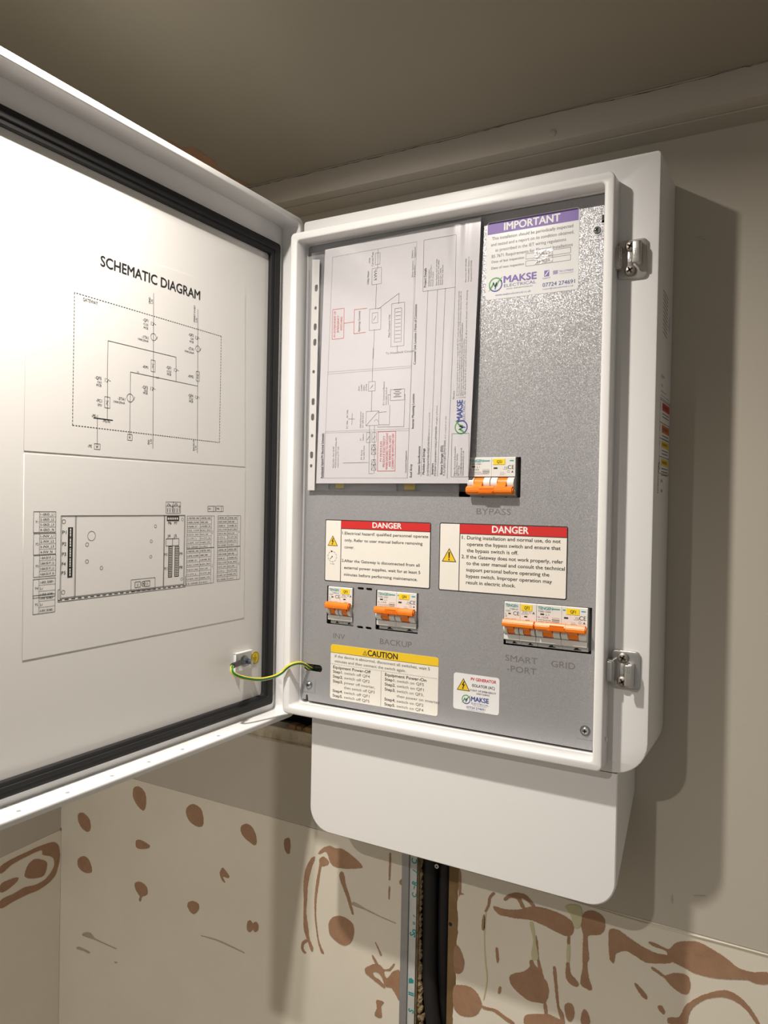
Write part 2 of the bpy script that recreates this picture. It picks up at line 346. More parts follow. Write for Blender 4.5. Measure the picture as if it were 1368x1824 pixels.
# ---- measured outlines (millimetres on their own surface)
PATCH = [[(-368.5,-200.1),(-356.4,-195.9),(-344.6,-202.2),(-340.9,-215.3),(-345.9,-230.9),(-359.6,-226.2),(-369.7,-214.4)],[(-256.1,-207.5),(-243.8,-199.2),(-228.3,-203.2),(-222.8,-216.8),(-224.7,-228.1),(-236.5,-230.8),(-249.9,-226.2),(-256.8,-217.7)],[(-150.0,-210.2),(-140.0,-205.4),(-129.8,-209.8),(-123.6,-220.0),(-124.6,-232.2),(-137.5,-229.6),(-147.7,-224.0),(-152.0,-216.1)],[(-74.3,-213.7),(-68.4,-208.6),(-64.6,-210.8),(-64.9,-229.3),(-68.7,-230.8),(-73.3,-225.2)],[(-497.3,-270.3),(-486.5,-265.0),(-471.3,-270.9),(-466.2,-284.3),(-471.8,-293.3),(-484.3,-292.1),(-495.4,-282.8)],[(-361.3,-281.5),(-352.6,-278.7),(-331.8,-282.4),(-334.1,-287.1),(-353.3,-292.8),(-361.1,-291.2)],[(-495.6,-343.8),(-481.7,-335.9),(-468.7,-339.7),(-461.9,-355.5),(-469.3,-361.0),(-484.3,-362.0),(-496.5,-355.1)],[(-362.8,-349.4),(-349.7,-344.2),(-336.5,-349.4),(-335.4,-359.4),(-346.8,-367.1),(-350.0,-374.9),(-353.5,-373.1),(-351.6,-367.3),(-360.6,-359.3)],[(-250.3,-348.7),(-241.5,-344.0),(-229.6,-345.6),(-229.0,-353.7),(-238.9,-363.2),(-246.9,-360.5),(-251.5,-354.4)],[(-187.9,-283.7),(-183.7,-279.7),(-171.4,-288.8),(-173.0,-291.8),(-183.4,-293.3),(-179.1,-299.9),(-185.4,-297.7),(-189.4,-289.6)],[(-136.5,-345.2),(-131.8,-341.6),(-126.9,-345.6),(-127.1,-353.5),(-132.2,-358.5),(-137.1,-355.5)],[(-126.1,-343.8),(-121.0,-340.7),(-116.9,-344.2),(-117.6,-351.7),(-122.7,-355.4),(-126.3,-351.7)],[(-17.5,-217.8),(-9.2,-208.0),(1.3,-203.3),(9.1,-204.3),(20.7,-203.0),(37.4,-208.7),(51.9,-218.4),(45.3,-221.9),(27.6,-227.0),(13.5,-228.8),(5.7,-227.5),(0.4,-222.3),(-1.1,-217.1),(-5.9,-212.3),(-13.0,-216.7)],[(-28.8,-227.3),(-22.7,-224.0),(-27.2,-238.0),(-33.4,-264.2),(-34.3,-284.7),(-35.3,-302.9),(-31.3,-324.1),(-29.1,-336.9),(-22.6,-348.4),(-25.2,-353.2),(-31.7,-342.2),(-38.8,-326.3),(-39.8,-306.4),(-39.7,-286.1),(-40.7,-266.2),(-37.9,-245.2)],[(-15.4,-225.1),(-8.4,-220.0),(-0.4,-224.6),(-0.8,-228.1),(-8.1,-232.8),(-11.8,-234.1),(-15.5,-257.3),(-18.8,-280.4),(-19.1,-302.7),(-17.5,-315.6),(-13.8,-334.5),(-8.8,-344.1),(-5.5,-349.7),(-8.7,-350.7),(-12.8,-344.2),(-16.5,-333.1),(-20.9,-307.7),(-22.2,-283.5),(-20.1,-258.5),(-15.3,-232.8)],[(-41.2,-345.0),(-34.5,-339.0),(-32.5,-341.3),(-38.4,-347.6),(-38.2,-354.3),(-34.1,-357.5),(-36.8,-359.0),(-41.5,-356.4),(-43.0,-350.1)],[(20.6,-232.5),(24.0,-236.0),(26.8,-248.3),(32.2,-259.9),(37.6,-275.7),(39.8,-284.8),(37.0,-283.5),(29.8,-267.0),(21.8,-251.8),(16.9,-241.1),(17.6,-235.4)],[(1.4,-307.9),(7.2,-297.4),(18.8,-292.3),(30.4,-293.0),(38.6,-297.1),(41.1,-306.1),(38.6,-318.7),(32.4,-326.0),(26.0,-329.1),(17.0,-328.5),(3.8,-321.5)],[(58.8,-349.1),(65.3,-343.8),(75.0,-337.9),(82.3,-338.4),(86.0,-341.4),(94.4,-338.1),(101.4,-329.2),(102.3,-331.0),(95.6,-340.5),(87.3,-343.8),(91.1,-351.4),(99.2,-340.8),(109.1,-336.1),(109.9,-373.5),(104.6,-368.0),(98.5,-361.6),(90.1,-362.3),(82.6,-351.0),(77.7,-348.4),(70.4,-350.7),(73.0,-355.2),(80.3,-357.1),(89.2,-362.6),(88.3,-365.5),(78.0,-362.1),(65.6,-357.6),(59.4,-354.3)],[(68.9,-328.3),(71.2,-329.1),(78.7,-338.5),(75.5,-339.0),(70.0,-332.7)],[(73.2,-310.4),(75.7,-312.8),(83.5,-324.7),(81.1,-325.8),(77.0,-317.8)],[(76.8,-384.8),(85.3,-383.0),(87.7,-384.3),(84.0,-389.8),(84.8,-404.3),(79.0,-406.4),(74.5,-404.7),(77.5,-394.1)],[(91.9,-190.0),(93.8,-190.6),(93.3,-224.4),(91.5,-225.9)],[(91.6,-233.2),(93.3,-233.8),(92.9,-249.7),(91.5,-249.7)],[(106.6,-223.0),(111.2,-219.7),(111.4,-226.9),(108.1,-226.7)],[(187.9,-187.6),(190.1,-189.0),(191.5,-206.6),(191.3,-214.7),(195.0,-215.7),(190.7,-216.9),(188.6,-220.4)],[(186.7,-280.1),(192.2,-284.4),(197.2,-296.8),(195.9,-307.2),(191.7,-313.0),(185.2,-313.7),(183.5,-287.1)],[(184.4,-331.3),(195.0,-326.1),(207.2,-325.2),(216.3,-330.6),(221.0,-341.6),(214.8,-355.0),(204.9,-361.2),(192.8,-363.2),(184.9,-356.9)],[(219.6,-342.1),(227.0,-341.8),(238.7,-340.5),(251.8,-344.7),(262.0,-348.8),(256.3,-350.9),(243.2,-346.4),(234.4,-343.9),(224.1,-345.5)],[(233.1,-219.3),(246.2,-219.2),(264.7,-214.6),(277.2,-207.8),(292.3,-204.7),(311.3,-205.5),(324.7,-209.6),(329.1,-217.5),(325.1,-227.4),(317.2,-228.9),(305.1,-226.7),(292.8,-224.1),(278.9,-222.8),(262.1,-225.7),(247.8,-227.1),(239.7,-227.2),(233.2,-222.1)],[(245.1,-207.7),(251.6,-200.4),(261.5,-195.6),(272.7,-195.5),(278.4,-199.9),(284.1,-205.9),(280.8,-206.8),(274.3,-202.4),(267.2,-200.8),(271.7,-211.3),(267.5,-211.6),(261.6,-203.2),(253.7,-204.0),(247.4,-209.0)],[(232.2,-202.9),(234.9,-204.2),(230.0,-210.5),(228.7,-219.2),(224.5,-228.7),(222.1,-228.8),(225.8,-218.6),(226.5,-211.4)],[(221.0,-232.5),(223.1,-234.1),(222.1,-251.7),(219.1,-251.2),(219.4,-238.5)],[(337.2,-202.1),(341.5,-195.6),(348.3,-192.1),(355.5,-192.9),(362.0,-197.5),(362.9,-207.6),(358.6,-215.3),(348.4,-219.6),(344.6,-222.1),(344.9,-233.7),(346.4,-246.3),(344.5,-252.1),(346.4,-267.1),(350.5,-279.3),(347.2,-281.2),(338.1,-278.2),(337.2,-274.1),(339.5,-258.9),(339.1,-240.7),(339.4,-222.3),(336.9,-212.6)],[(322.0,-228.0),(324.6,-227.3),(324.3,-237.4),(321.7,-237.7)],[(321.8,-257.9),(324.5,-258.4),(326.6,-269.6),(335.4,-277.3),(333.7,-282.3),(326.3,-281.6),(320.9,-275.4),(320.7,-264.9)],[(278.6,-270.3),(282.1,-268.1),(284.4,-272.5),(289.8,-276.9),(292.7,-283.3),(299.1,-287.9),(302.0,-297.6),(298.0,-312.4),(289.2,-314.9),(279.6,-316.5),(266.8,-312.1),(256.7,-304.6),(254.5,-297.1),(259.3,-291.4),(271.9,-284.6),(278.7,-277.0)],[(285.4,-238.4),(287.7,-245.8),(289.5,-264.1),(294.0,-278.8),(295.5,-286.4),(291.8,-282.2),(288.3,-272.6)],[(367.5,-208.8),(371.5,-205.8),(378.4,-205.6),(388.4,-210.2),(403.1,-215.9),(412.7,-218.0),(419.8,-218.3),(429.2,-217.3),(433.9,-218.8),(431.7,-224.0),(415.4,-229.7),(405.8,-231.4),(396.1,-228.2),(386.3,-225.6),(375.3,-232.1),(373.0,-243.1),(369.2,-240.4),(367.3,-224.3)],[(409.0,-209.1),(416.1,-208.2),(429.1,-210.4),(435.4,-202.3),(442.7,-198.2),(457.4,-194.0),(469.7,-196.7),(485.2,-202.7),(496.1,-208.8),(508.9,-209.0),(523.1,-205.4),(523.3,-215.3),(513.3,-219.3),(504.9,-218.3),(487.8,-222.9),(470.4,-226.7),(454.7,-227.0),(443.2,-224.5),(430.5,-222.4),(422.4,-225.4),(428.0,-217.0),(426.8,-213.1),(415.0,-211.8)],[(395.5,-257.2),(398.7,-258.2),(407.8,-266.0),(408.6,-270.7),(404.3,-269.7),(398.1,-262.9)],[(419.9,-274.4),(423.8,-272.5),(427.0,-276.9),(426.4,-280.8),(422.3,-279.2)],[(412.1,-235.2),(419.0,-236.0),(426.2,-239.1),(434.2,-234.3),(443.4,-231.8),(449.8,-233.4),(451.2,-245.2),(447.3,-252.6),(439.2,-251.7),(431.0,-247.0),(426.2,-242.3),(419.1,-239.7)],[(429.9,-283.3),(441.0,-278.2),(447.5,-263.6),(461.9,-248.9),(475.1,-239.7),(485.9,-235.1),(496.8,-237.1),(507.6,-245.3),(516.9,-258.5),(513.8,-259.6),(504.5,-248.7),(492.6,-243.3),(481.7,-243.4),(466.4,-251.0),(455.5,-262.1),(450.7,-272.3),(448.6,-282.8),(430.8,-288.7)],[(306.2,-268.2),(308.7,-267.4),(310.8,-281.4),(312.9,-299.3),(314.2,-310.8),(319.2,-318.4),(320.7,-328.4),(318.1,-329.4),(313.8,-318.9),(310.9,-308.0),(307.7,-285.1)],[(320.2,-307.4),(324.1,-303.4),(329.4,-304.2),(331.5,-314.1),(328.5,-322.5),(324.0,-323.3),(321.2,-316.3)],[(339.5,-309.9),(342.5,-304.4),(346.5,-307.5),(348.5,-318.5),(339.8,-321.6)],[(274.4,-335.4),(289.5,-328.2),(303.1,-324.0),(311.3,-325.1),(320.6,-325.8),(320.7,-328.4),(274.6,-344.9)],[(296.1,-313.0),(298.8,-312.1),(301.0,-324.8),(297.7,-325.4)],[(237.1,-267.2),(239.4,-267.4),(241.2,-282.0),(239.0,-285.0),(237.3,-275.0)],[(242.2,-312.2),(244.5,-311.9),(244.1,-319.3),(241.2,-320.8)],[(333.7,-196.8),(335.8,-197.2),(335.1,-200.6),(333.2,-200.0)]]
GLUE = [[(277.6,-225.9),(281.7,-224.7),(284.9,-244.0),(288.7,-264.4),(282.7,-267.6),(280.3,-261.6),(282.2,-244.8)],[(321.7,-238.2),(324.8,-237.2),(324.5,-257.1),(321.8,-257.2)],[(319.1,-195.3),(334.8,-190.9),(337.7,-201.9),(335.4,-214.4),(330.2,-217.2),(324.6,-203.0)],[(223.0,-229.1),(221.6,-257.5),(223.4,-284.9),(226.3,-309.1),(222.4,-334.1),(223.8,-333.6),(227.7,-308.6),(224.8,-284.4),(223.1,-257.0),(224.5,-228.7)]]
PATCHL = [[(-0.4,-322.5),(22.1,-318.3),(45.5,-317.5),(69.7,-317.1),(94.8,-320.5),(104.3,-330.5),(106.9,-352.1),(100.0,-375.5),(89.5,-384.1),(66.8,-389.0),(46.6,-387.4),(19.4,-387.7),(0.6,-388.7),(0.4,-376.4),(23.0,-375.2),(42.4,-373.7),(62.5,-378.0),(81.0,-375.7),(95.5,-362.4),(95.3,-349.3),(88.8,-341.9),(74.1,-333.5),(71.9,-325.3),(45.6,-324.8),(18.5,-327.4),(-0.2,-333.7)],[(41.3,-353.9),(47.8,-339.3),(59.8,-335.1),(78.4,-345.1),(82.7,-353.5),(76.7,-368.7),(58.3,-366.1),(46.2,-360.2)],[(0.0,-351.2),(15.0,-349.5),(30.4,-352.8),(28.5,-358.1),(13.3,-363.9),(0.2,-363.4)],[(106.5,-303.9),(110.8,-301.7),(113.4,-305.0),(109.1,-307.1)]]
SCUFF = [[(-483.1,-465.8),(-464.5,-457.7),(-451.0,-463.5),(-401.7,-464.7),(-402.7,-466.1),(-453.6,-466.1),(-469.6,-467.3)],[(-496.2,-491.9),(-474.5,-488.9),(-463.7,-491.1),(-477.1,-492.3)],[(-406.3,-487.6),(-399.7,-486.2),(-402.7,-489.0)],[(-224.2,-390.4),(-189.8,-387.3),(-140.8,-390.4),(-141.2,-391.4),(-191.9,-389.2),(-224.2,-391.1)],[(36.2,-269.6),(58.8,-271.9),(78.5,-274.9),(102.6,-277.4),(102.4,-278.1),(78.6,-275.9),(57.6,-273.3)],[(452.9,-146.5),(464.1,-143.7),(463.7,-144.6),(453.0,-147.0)],[(430.6,-153.1),(432.0,-151.5),(432.2,-160.6),(431.0,-160.9)]]
CEILP = [(-159.7,-43.0),(-151.5,-27.0),(-136.9,-22.4),(-130.0,-2.3),(-128.0,9.2),(-133.4,18.6),(-126.0,28.7),(-125.4,39.1),(-118.6,48.1),(-113.3,59.1),(-148.3,48.6),(-175.6,-27.2)]
SIDE = {'txt':[(47.8,469.4),(78.9,466.9),(45.7,429.7),(84.2,429.2)],'red':[(60.8,360.7),(101.9,360.5),(101.4,352.3),(59.5,353.5)],'ora':[(57.7,339.1),(101.9,337.5),(101.3,330.0),(57.1,332.0)],'y1':[(54.7,322.2),(100.6,322.8),(100.0,315.5),(54.0,316.3)],'y2':[(57.0,304.7),(103.2,304.5),(102.5,297.4),(56.3,298.5)],'fr':[(45.7,323.9),(103.8,323.5),(103.6,289.6),(45.7,290.3)],'m':[(45.2,283.3),(61.7,269.1),(71.5,280.4),(84.4,271.5)],'a':[(48.2,388.3),(65.5,382.1)]}
SHR = [(122.4,-38.0),(82.2,-71.8),(45.3,-104.1),(42.0,-122.6)]
WIRE = [(-0.02,-0.0686,0.0677),(-0.016,-0.076,0.0644),(-0.012,-0.0738,0.0582),(-0.008,-0.057,0.051),(-0.004,-0.0364,0.0463),(0.0,-0.0151,0.0467),(0.004,0.0015,0.0522),(0.0219,-0.004,0.0614),(0.0212,0.012,0.0572),(0.0223,0.026,0.0486),(0.021,0.04,0.0452)]
LUG = [(-0.02,-0.0695,0.0666),(-0.022,-0.0584,0.0657),(-0.024,-0.0462,0.0659),(-0.036,-0.0277,0.0613)]
HOLES = [(-14.0,-336.9),(-14.0,-289.5),(-14.0,-240.7),(-11.3,-195.2),(-8.8,-149.0),(-7.6,-94.1)]
CABLE = [(0.1429,0.125,-0.1883),(0.1441,0.125,-0.2414),(0.1461,0.125,-0.2977),(0.1486,0.125,-0.3396),(0.1563,0.125,-0.3725),(0.1665,0.125,-0.4113)]
TR = [[(110.1,-188.7),(110.6,-403.4)],[(120.8,-196.4),(120.6,-399.8)],[(130.7,-194.0),(130.5,-396.3)],[(166.1,-191.2),(165.3,-306.9)],[(188.6,-189.4),(183.3,-377.5)]]
S_RECT = [(-275.7,440.1),(-81.1,440.6),(-78.4,320.3),(-275.7,320.1)]
S_L = [[(-181.3,463.4),(-179.1,305.8)],[(-117.7,462.0),(-114.8,305.8)],[(-237.5,404.3),(-148.9,404.4)],[(-237.5,404.3),(-237.6,367.9)],[(-237.2,365.5),(-236.9,329.1)],[(-148.9,404.4),(-148.6,392.1)],[(-148.6,389.8),(-148.3,378.9)],[(-209.7,379.1),(-116.0,378.8)],[(-209.7,379.1),(-209.3,316.8)],[(-252.8,329.3),(-230.3,329.6)],[(-248.4,329.8),(-248.1,304.7)]]
S_B = [(-180.6,389.9),(-116.2,389.4),(-237.2,345.7),(-209.2,315.0),(-248.1,302.9)]
S_C = [(-180.6,419.2),(-116.9,419.2),(-209.6,353.6)]
S_X = [(-182.4,432.3),(-119.0,430.7),(-238.6,366.6),(-149.6,390.7),(-181.7,366.7),(-117.8,366.3)]
S_T = [[(-188.0,433.8),(-188.0,429.9),(-187.9,426.4)],[(-187.2,416.7),(-187.2,413.7)],[(-123.7,432.1),(-123.6,428.4),(-123.5,425.1)],[(-122.8,417.2),(-122.7,413.6)],[(-187.1,387.1)],[(-155.6,391.8),(-155.5,388.1),(-155.5,385.0)],[(-122.9,387.6)],[(-244.5,367.3),(-244.4,363.8),(-244.3,360.8)],[(-243.5,346.2),(-243.4,342.4)],[(-216.0,351.3),(-216.0,347.9)],[(-187.3,366.7),(-187.3,363.9),(-187.2,361.2)],[(-122.9,367.0),(-122.8,363.9),(-122.8,361.0)],[(-248.0,331.2),(-233.9,327.8)],[(-266.5,437.1),(-253.8,437.8)],[(-254.2,302.8)],[(-184.2,453.3),(-184.3,458.4)],[(-120.4,448.6),(-120.7,460.4)],[(-182.6,312.0),(-182.7,315.7)],[(-118.3,310.2),(-118.4,317.5)]]
W_TAB = [[(-313.8,241.7),(-291.7,223.6)],[(-313.5,222.6),(-291.4,204.1)],[(-313.2,203.6),(-291.1,184.7)],[(-313.4,182.8),(-291.2,166.6)],[(-313.2,168.7),(-291.3,152.4)],[(-128.8,237.1),(-86.1,201.3)],[(-128.8,201.7),(-85.8,161.6)],[(-80.3,237.1),(-41.0,201.5)],[(-80.0,200.8),(-40.7,162.3)],[(-159.8,252.0),(-138.8,240.2)],[(-97.0,248.0),(-84.8,241.9)],[(-83.5,248.1),(-71.6,241.9)]]
W_O = [(-286.3,237.9),(-132.8,238.1),(-131.1,163.0),(-286.0,163.7),(-271.0,237.9),(-270.7,163.8),(-162.0,238.2),(-161.2,163.7),(-288.2,171.8),(-288.3,160.8),(-130.2,173.0),(-130.0,160.6)]
W_C = [(-283.3,232.8),(-283.0,169.0),(-252.9,219.0),(-257.8,211.2),(-257.7,195.4),(-241.1,188.3),(-173.9,226.8),(-179.3,211.6),(-179.5,195.7),(-135.8,233.4),(-135.4,169.6)]
W_K = [[(-278.8,227.5),(-273.5,181.8)],[(-158.3,237.2),(-140.7,231.9)],[(-155.3,205.4),(-149.6,172.6)],[(-146.3,205.0),(-139.9,172.8)],[(-159.0,213.3),(-140.6,205.8)],[(-204.8,174.1),(-173.3,162.5)]]
W_P = [(-284.2,221.6),(-284.2,211.1),(-284.3,201.9),(-284.5,193.0),(-284.5,185.0),(-155.6,228.3),(-147.0,228.2),(-156.6,215.0),(-147.5,214.8),(-160.4,195.5),(-138.8,195.3),(-160.0,180.7),(-138.5,180.8)]
P_RECT = [(48.2,546.4),(160.5,547.6),(154.1,283.7),(41.3,283.7)]
P_DIV = [[(43.8,410.2),(156.6,409.5)],[(43.9,407.7),(156.7,407.6)],[(42.2,339.4),(155.7,339.2)],[(42.2,337.6),(155.8,337.1)]]
P_L = [[(110.6,546.3),(110.5,524.3)],[(109.4,506.6),(108.8,477.9)],[(107.7,455.1),(106.9,421.2)],[(106.6,433.6),(106.1,394.9)],[(105.9,384.3),(105.7,360.5)],[(111.6,477.6),(139.2,492.9)],[(139.2,492.9),(138.9,480.9)],[(138.0,433.8),(138.2,426.3)],[(115.8,344.8),(130.0,344.3)],[(130.0,344.3),(129.9,367.0)],[(113.9,342.3),(148.6,341.6)],[(148.6,341.6),(149.3,378.2)],[(103.6,344.4),(103.9,288.9)],[(110.2,344.1),(111.0,288.8)],[(103.9,288.9),(109.8,288.8)],[(68.1,301.5),(102.6,301.7)],[(115.5,358.9),(125.8,359.6)],[(79.8,359.9),(79.5,346.0)],[(74.2,353.2),(83.4,352.8)],[(130.6,378.5),(127.3,378.7)],[(127.3,378.7),(128.0,367.1)],[(148.3,377.6),(149.8,377.5)]]
P_BX = [[(107.2,542.5),(113.4,529.3)],[(103.2,525.3),(115.8,506.7)],[(100.7,478.8),(116.0,454.3)],[(104.4,474.1),(111.9,462.3)],[(129.9,481.9),(146.6,433.0)],[(134.2,475.9),(142.9,437.9)],[(101.5,395.1),(110.1,384.1)],[(98.7,360.8),(115.8,344.4)],[(130.5,384.3),(148.5,371.9)],[(99.8,336.3),(105.1,324.7)],[(107.2,336.1),(112.9,325.0)],[(106.7,322.1),(112.5,316.4)],[(106.8,316.5),(112.7,310.9)],[(107.1,305.0),(112.9,299.0)],[(107.2,299.1),(113.1,292.6)],[(169.3,547.9),(208.5,491.0)],[(208.1,331.9),(228.3,285.0)]]
P_RB = [[(49.6,484.0),(65.9,448.7)],[(115.2,336.8),(138.3,291.8)]]
P_RL = [[(97.3,480.5),(80.2,480.7)],[(80.2,480.7),(79.8,452.6)],[(79.8,452.6),(96.3,452.8)],[(65.6,466.1),(79.9,466.4)]]
P_TL = [[(168.1,491.9),(168.1,491.9),(164.9,285.0)],[(175.5,491.8),(171.4,285.3)],[(187.2,491.2),(182.7,285.3)],[(196.7,491.6),(191.7,285.3)],[(208.5,491.0),(203.4,282.9)]]
P_T = {'title':[(40.2,283.7),(39.0,337.4)],'roof':[(160.1,284.5),(159.8,299.4)],'cust':[(153.1,289.5),(152.5,314.4)],'inv':[(161.3,339.1),(160.5,377.9)],'cons':[(162.2,410.8),(162.9,477.7)],'spec':[(169.9,287.8),(169.2,319.1)],'mod':[(175.7,287.8),(175.1,316.5)],'invs':[(186.6,287.8),(186.4,300.0)],'bat':[(197.6,287.7),(196.9,319.3)],'r1':[(121.7,298.9),(121.2,322.6)],'r1b':[(133.5,292.1),(132.5,335.0)],'rA':[(55.1,450.5),(54.4,481.2)],'rA3':[(64.7,456.6),(64.4,474.1)],'gw':[(88.2,454.4),(87.7,478.5)],'um':[(99.1,507.9),(98.7,523.3)],'f1':[(101.5,532.3),(101.4,538.3)],'f2':[(104.6,528.0),(104.2,544.3)],'cu':[(128.4,444.2),(127.8,469.9)],'hh':[(123.4,424.9),(150.2,422.8)],'pd':[(173.2,495.3),(172.7,516.6)],'iso':[(89.3,385.2),(99.2,394.6)],'hy':[(92.3,342.2),(95.3,361.4)],'dcb':[(122.7,367.3),(126.0,394.1)],'pv':[(94.5,305.2),(97.6,321.4)],'dci':[(93.0,327.5),(96.3,335.2)],'fc':[(55.4,296.0),(61.9,331.8)],'mk':[(219.9,345.1),(219.4,368.0)],'el':[(222.6,345.8),(222.1,367.8)],'logo':[(218.8,338.8),(218.9,334.0)],'adr':[(213.0,286.1),(222.7,318.0)],'bus':[(74.0,341.9),(73.6,363.9)],'me':[(156.7,508.9),(159.1,526.7)],'dn':[(156.2,530.4),(159.3,542.3)],'mod2':[(180.0,286.2),(181.1,356.4)],'inv2':[(189.0,286.1),(190.0,363.3)],'bat2':[(199.7,286.1),(201.0,351.5)],'nt':[(210.3,369.6),(210.1,378.4)],'n1':[(213.8,370.2),(216.4,486.0)],'n5':[(223.3,369.7),(225.3,473.8)],'det':[(177.2,495.7),(193.6,526.7)],'vers':[(221.4,494.9),(227.7,521.8)]}
PAPER = [(37.2,556.8),(237.1,561.8),(228.4,278.0),(30.4,277.4)]
SLEEVE = [(17.7,554.9),(237.2,561.2),(232.6,269.0),(18.2,269.2)]
SHOLES = [(25.1,512.8),(24.6,488.9),(24.4,466.2),(24.4,447.7),(23.4,412.2),(23.4,376.2),(23.1,357.5),(22.8,335.0),(22.6,311.8),(22.2,298.6)]

# ================================================================ the room
D = 0.109                       # face of the wall behind the cabinet
ZL = -0.1855                    # joint between painted upper board and bare lower board
XL = -0.54                      # left wall
FL = -1.70
wall = plateXZ('wall_back', m_paint, [(XL,ZL),(2.4,ZL),(2.4,0.69),(XL,0.69)], D, D+0.0125,
   holes=[[(-0.16,-0.030),(-0.16,-0.078),(-0.12,-0.0805),(-0.06,-0.079),(-0.02,-0.0785),(0.06,-0.080),(0.06,-0.030)],
          [(0.111,ZL+0.0005),(0.185,ZL+0.0005),(0.185,-0.09),(0.111,-0.09)]])
tag(wall, kind='structure')
lowL = plateXZ('plasterboard', m_plaster, [(XL,FL),(0.1105,FL),(0.1098,-0.30),(0.1102,ZL-0.0012),(XL,ZL-0.0012)], D+0.0006, D+0.0125, parent=wall)
edge = [(0.1838+0.0012*math.sin(z*90)+random.uniform(-0.0007,0.0007)+0.0045*max(0,min(1,(z+0.40)/0.2)), z) for z in [FL,-1.0,-0.8]+[-0.6+k*0.004 for k in range(int((0.6-0.187)/0.004))]+[ZL-0.0012]]
lowR = plateXZ('plasterboard', m_plaster, edge[::-1]+[(2.4,FL),(2.4,ZL-0.0012)], D+0.0006, D+0.0125, parent=wall)
back = box('wall_cavity_back', m_dark, XL,2.4, D+0.075,D+0.08, FL,0.69, parent=wall)
# plaster ridge that runs along the joint at the right
rid = bmesh.new()
P = catmull([(0.30,D+0.0002,ZL-0.001),(0.36,D,ZL-0.0032),(0.40,D,ZL-0.0042),(0.44,D,ZL-0.003),(0.50,D,ZL-0.002),(0.58,D,ZL-0.002)],8)
tube(rid,P,0.0011,6); bm_obj('plaster_ridge', rid, m_plaster, wall)
wl = box('wall_left', m_paint, XL-0.02,XL, -2.6,D+0.01, FL,CMAIN); tag(wl, kind='structure')
ll = plateYZ('plasterboard', m_plaster, [(-2.6*1,FL),(D,FL),(D,-0.305),(0.0,-0.3095),(-2.6,-0.335)], XL, XL+0.0012, parent=wl)
fl = box('floor', m_floor, XL,2.4,-2.6,D, FL-0.02,FL); tag(fl, kind='structure')
YS = 0.06-(CMAIN-CEIL)/0.26
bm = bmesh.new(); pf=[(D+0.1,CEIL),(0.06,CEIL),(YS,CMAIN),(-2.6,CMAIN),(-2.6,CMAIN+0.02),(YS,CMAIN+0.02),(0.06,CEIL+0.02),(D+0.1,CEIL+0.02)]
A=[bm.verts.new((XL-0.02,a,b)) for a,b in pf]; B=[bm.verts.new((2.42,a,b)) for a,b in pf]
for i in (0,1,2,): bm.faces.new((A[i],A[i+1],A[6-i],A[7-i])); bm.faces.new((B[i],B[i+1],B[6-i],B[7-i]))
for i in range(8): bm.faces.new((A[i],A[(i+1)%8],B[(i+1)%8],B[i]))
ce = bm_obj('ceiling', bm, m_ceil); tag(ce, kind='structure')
cp = plateXY('torn_patch', m_torn, [(a*MM,b*MM) for a,b in jag(CEILP,2.5,6)], -0.0006, 0.0004, parent=ce)
for v in cp.data.vertices: v.co.z += CEIL+0.26*(0.06-v.co.y)
# boxed trim at the head of the wall
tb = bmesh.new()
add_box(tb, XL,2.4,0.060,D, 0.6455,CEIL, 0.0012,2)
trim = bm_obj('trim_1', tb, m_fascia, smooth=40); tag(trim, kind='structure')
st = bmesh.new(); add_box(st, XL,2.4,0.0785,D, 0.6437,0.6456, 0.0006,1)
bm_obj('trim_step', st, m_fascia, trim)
# ragged crack between ceiling and trim
pr = Print(lambda a,b,l:(a*MM, 0.0597, b*MM)); top=[];bot=[]
x=-540; z=676.0
while x<2400:
    z += random.uniform(-0.55,0.55); z = min(676.7,max(674.6,z))
    hgt = random.choice((0.25,0.5,0.8,0.35)); top.append((x,z)); bot.append((x,z-hgt)); x += random.uniform(3,11)
for i in range(len(top)-1): pr.face([bot[i],bot[i+1],top[i+1],top[i]], m_crack)
pr.build('crack', trim)
nb = bmesh.new(); bmesh.ops.create_uvsphere(nb, u_segments=16, v_segments=8, radius=0.0042)
for v in nb.verts: v.co = Vector((0.3005+v.co.x, 0.0597+v.co.y*0.35, 0.6545+v.co.z))
bm_obj('filler_nub', nb, m_fascia, trim, smooth=60)
# torn paper patches, glue and scuffs on the bare boards
_pn=[0]
def patch(par, pts, name, m, y, fn, amp=0.7):
    _pn[0]+=1; y -= 0.00004*(_pn[0]%7)
    o = fn(name, m, [(a*MM,b*MM) for a,b in jag(pts,amp,1.8)], y-0.0004, y+0.0003, parent=par); return o
for p in PATCH: patch(wall, p, 'torn_patch', m_torn, D+0.0005, plateXZ, 0.9)
for p in GLUE: patch(wall, p, 'glue_stain', m_glue, D+0.0003, plateXZ, 0.3)
for p in SCUFF: patch(wall, p, 'scuff_mark', m_scuff, D+0.0004 if p[0][1]<-186 else D-0.0001, plateXZ, 0.3)
for p in PATCHL: patch(wl, [(a,b) for a,b in p], 'torn_patch', m_torn, XL+0.0015, lambda n,m,o,a,b,parent: plateYZ(n,m,o,a,b,parent=parent))
# knocked plaster by the cabinet
kb = bmesh.new(); tube(kb, catmull([(0.4395,D,0.5375),(0.4445,D,0.536),(0.449,D,0.533)],5), [0.0004]*3+[0.0012]*4+[0.0007]*4, 6)
bm_obj('plaster_chip', kb, m_paint, wall)

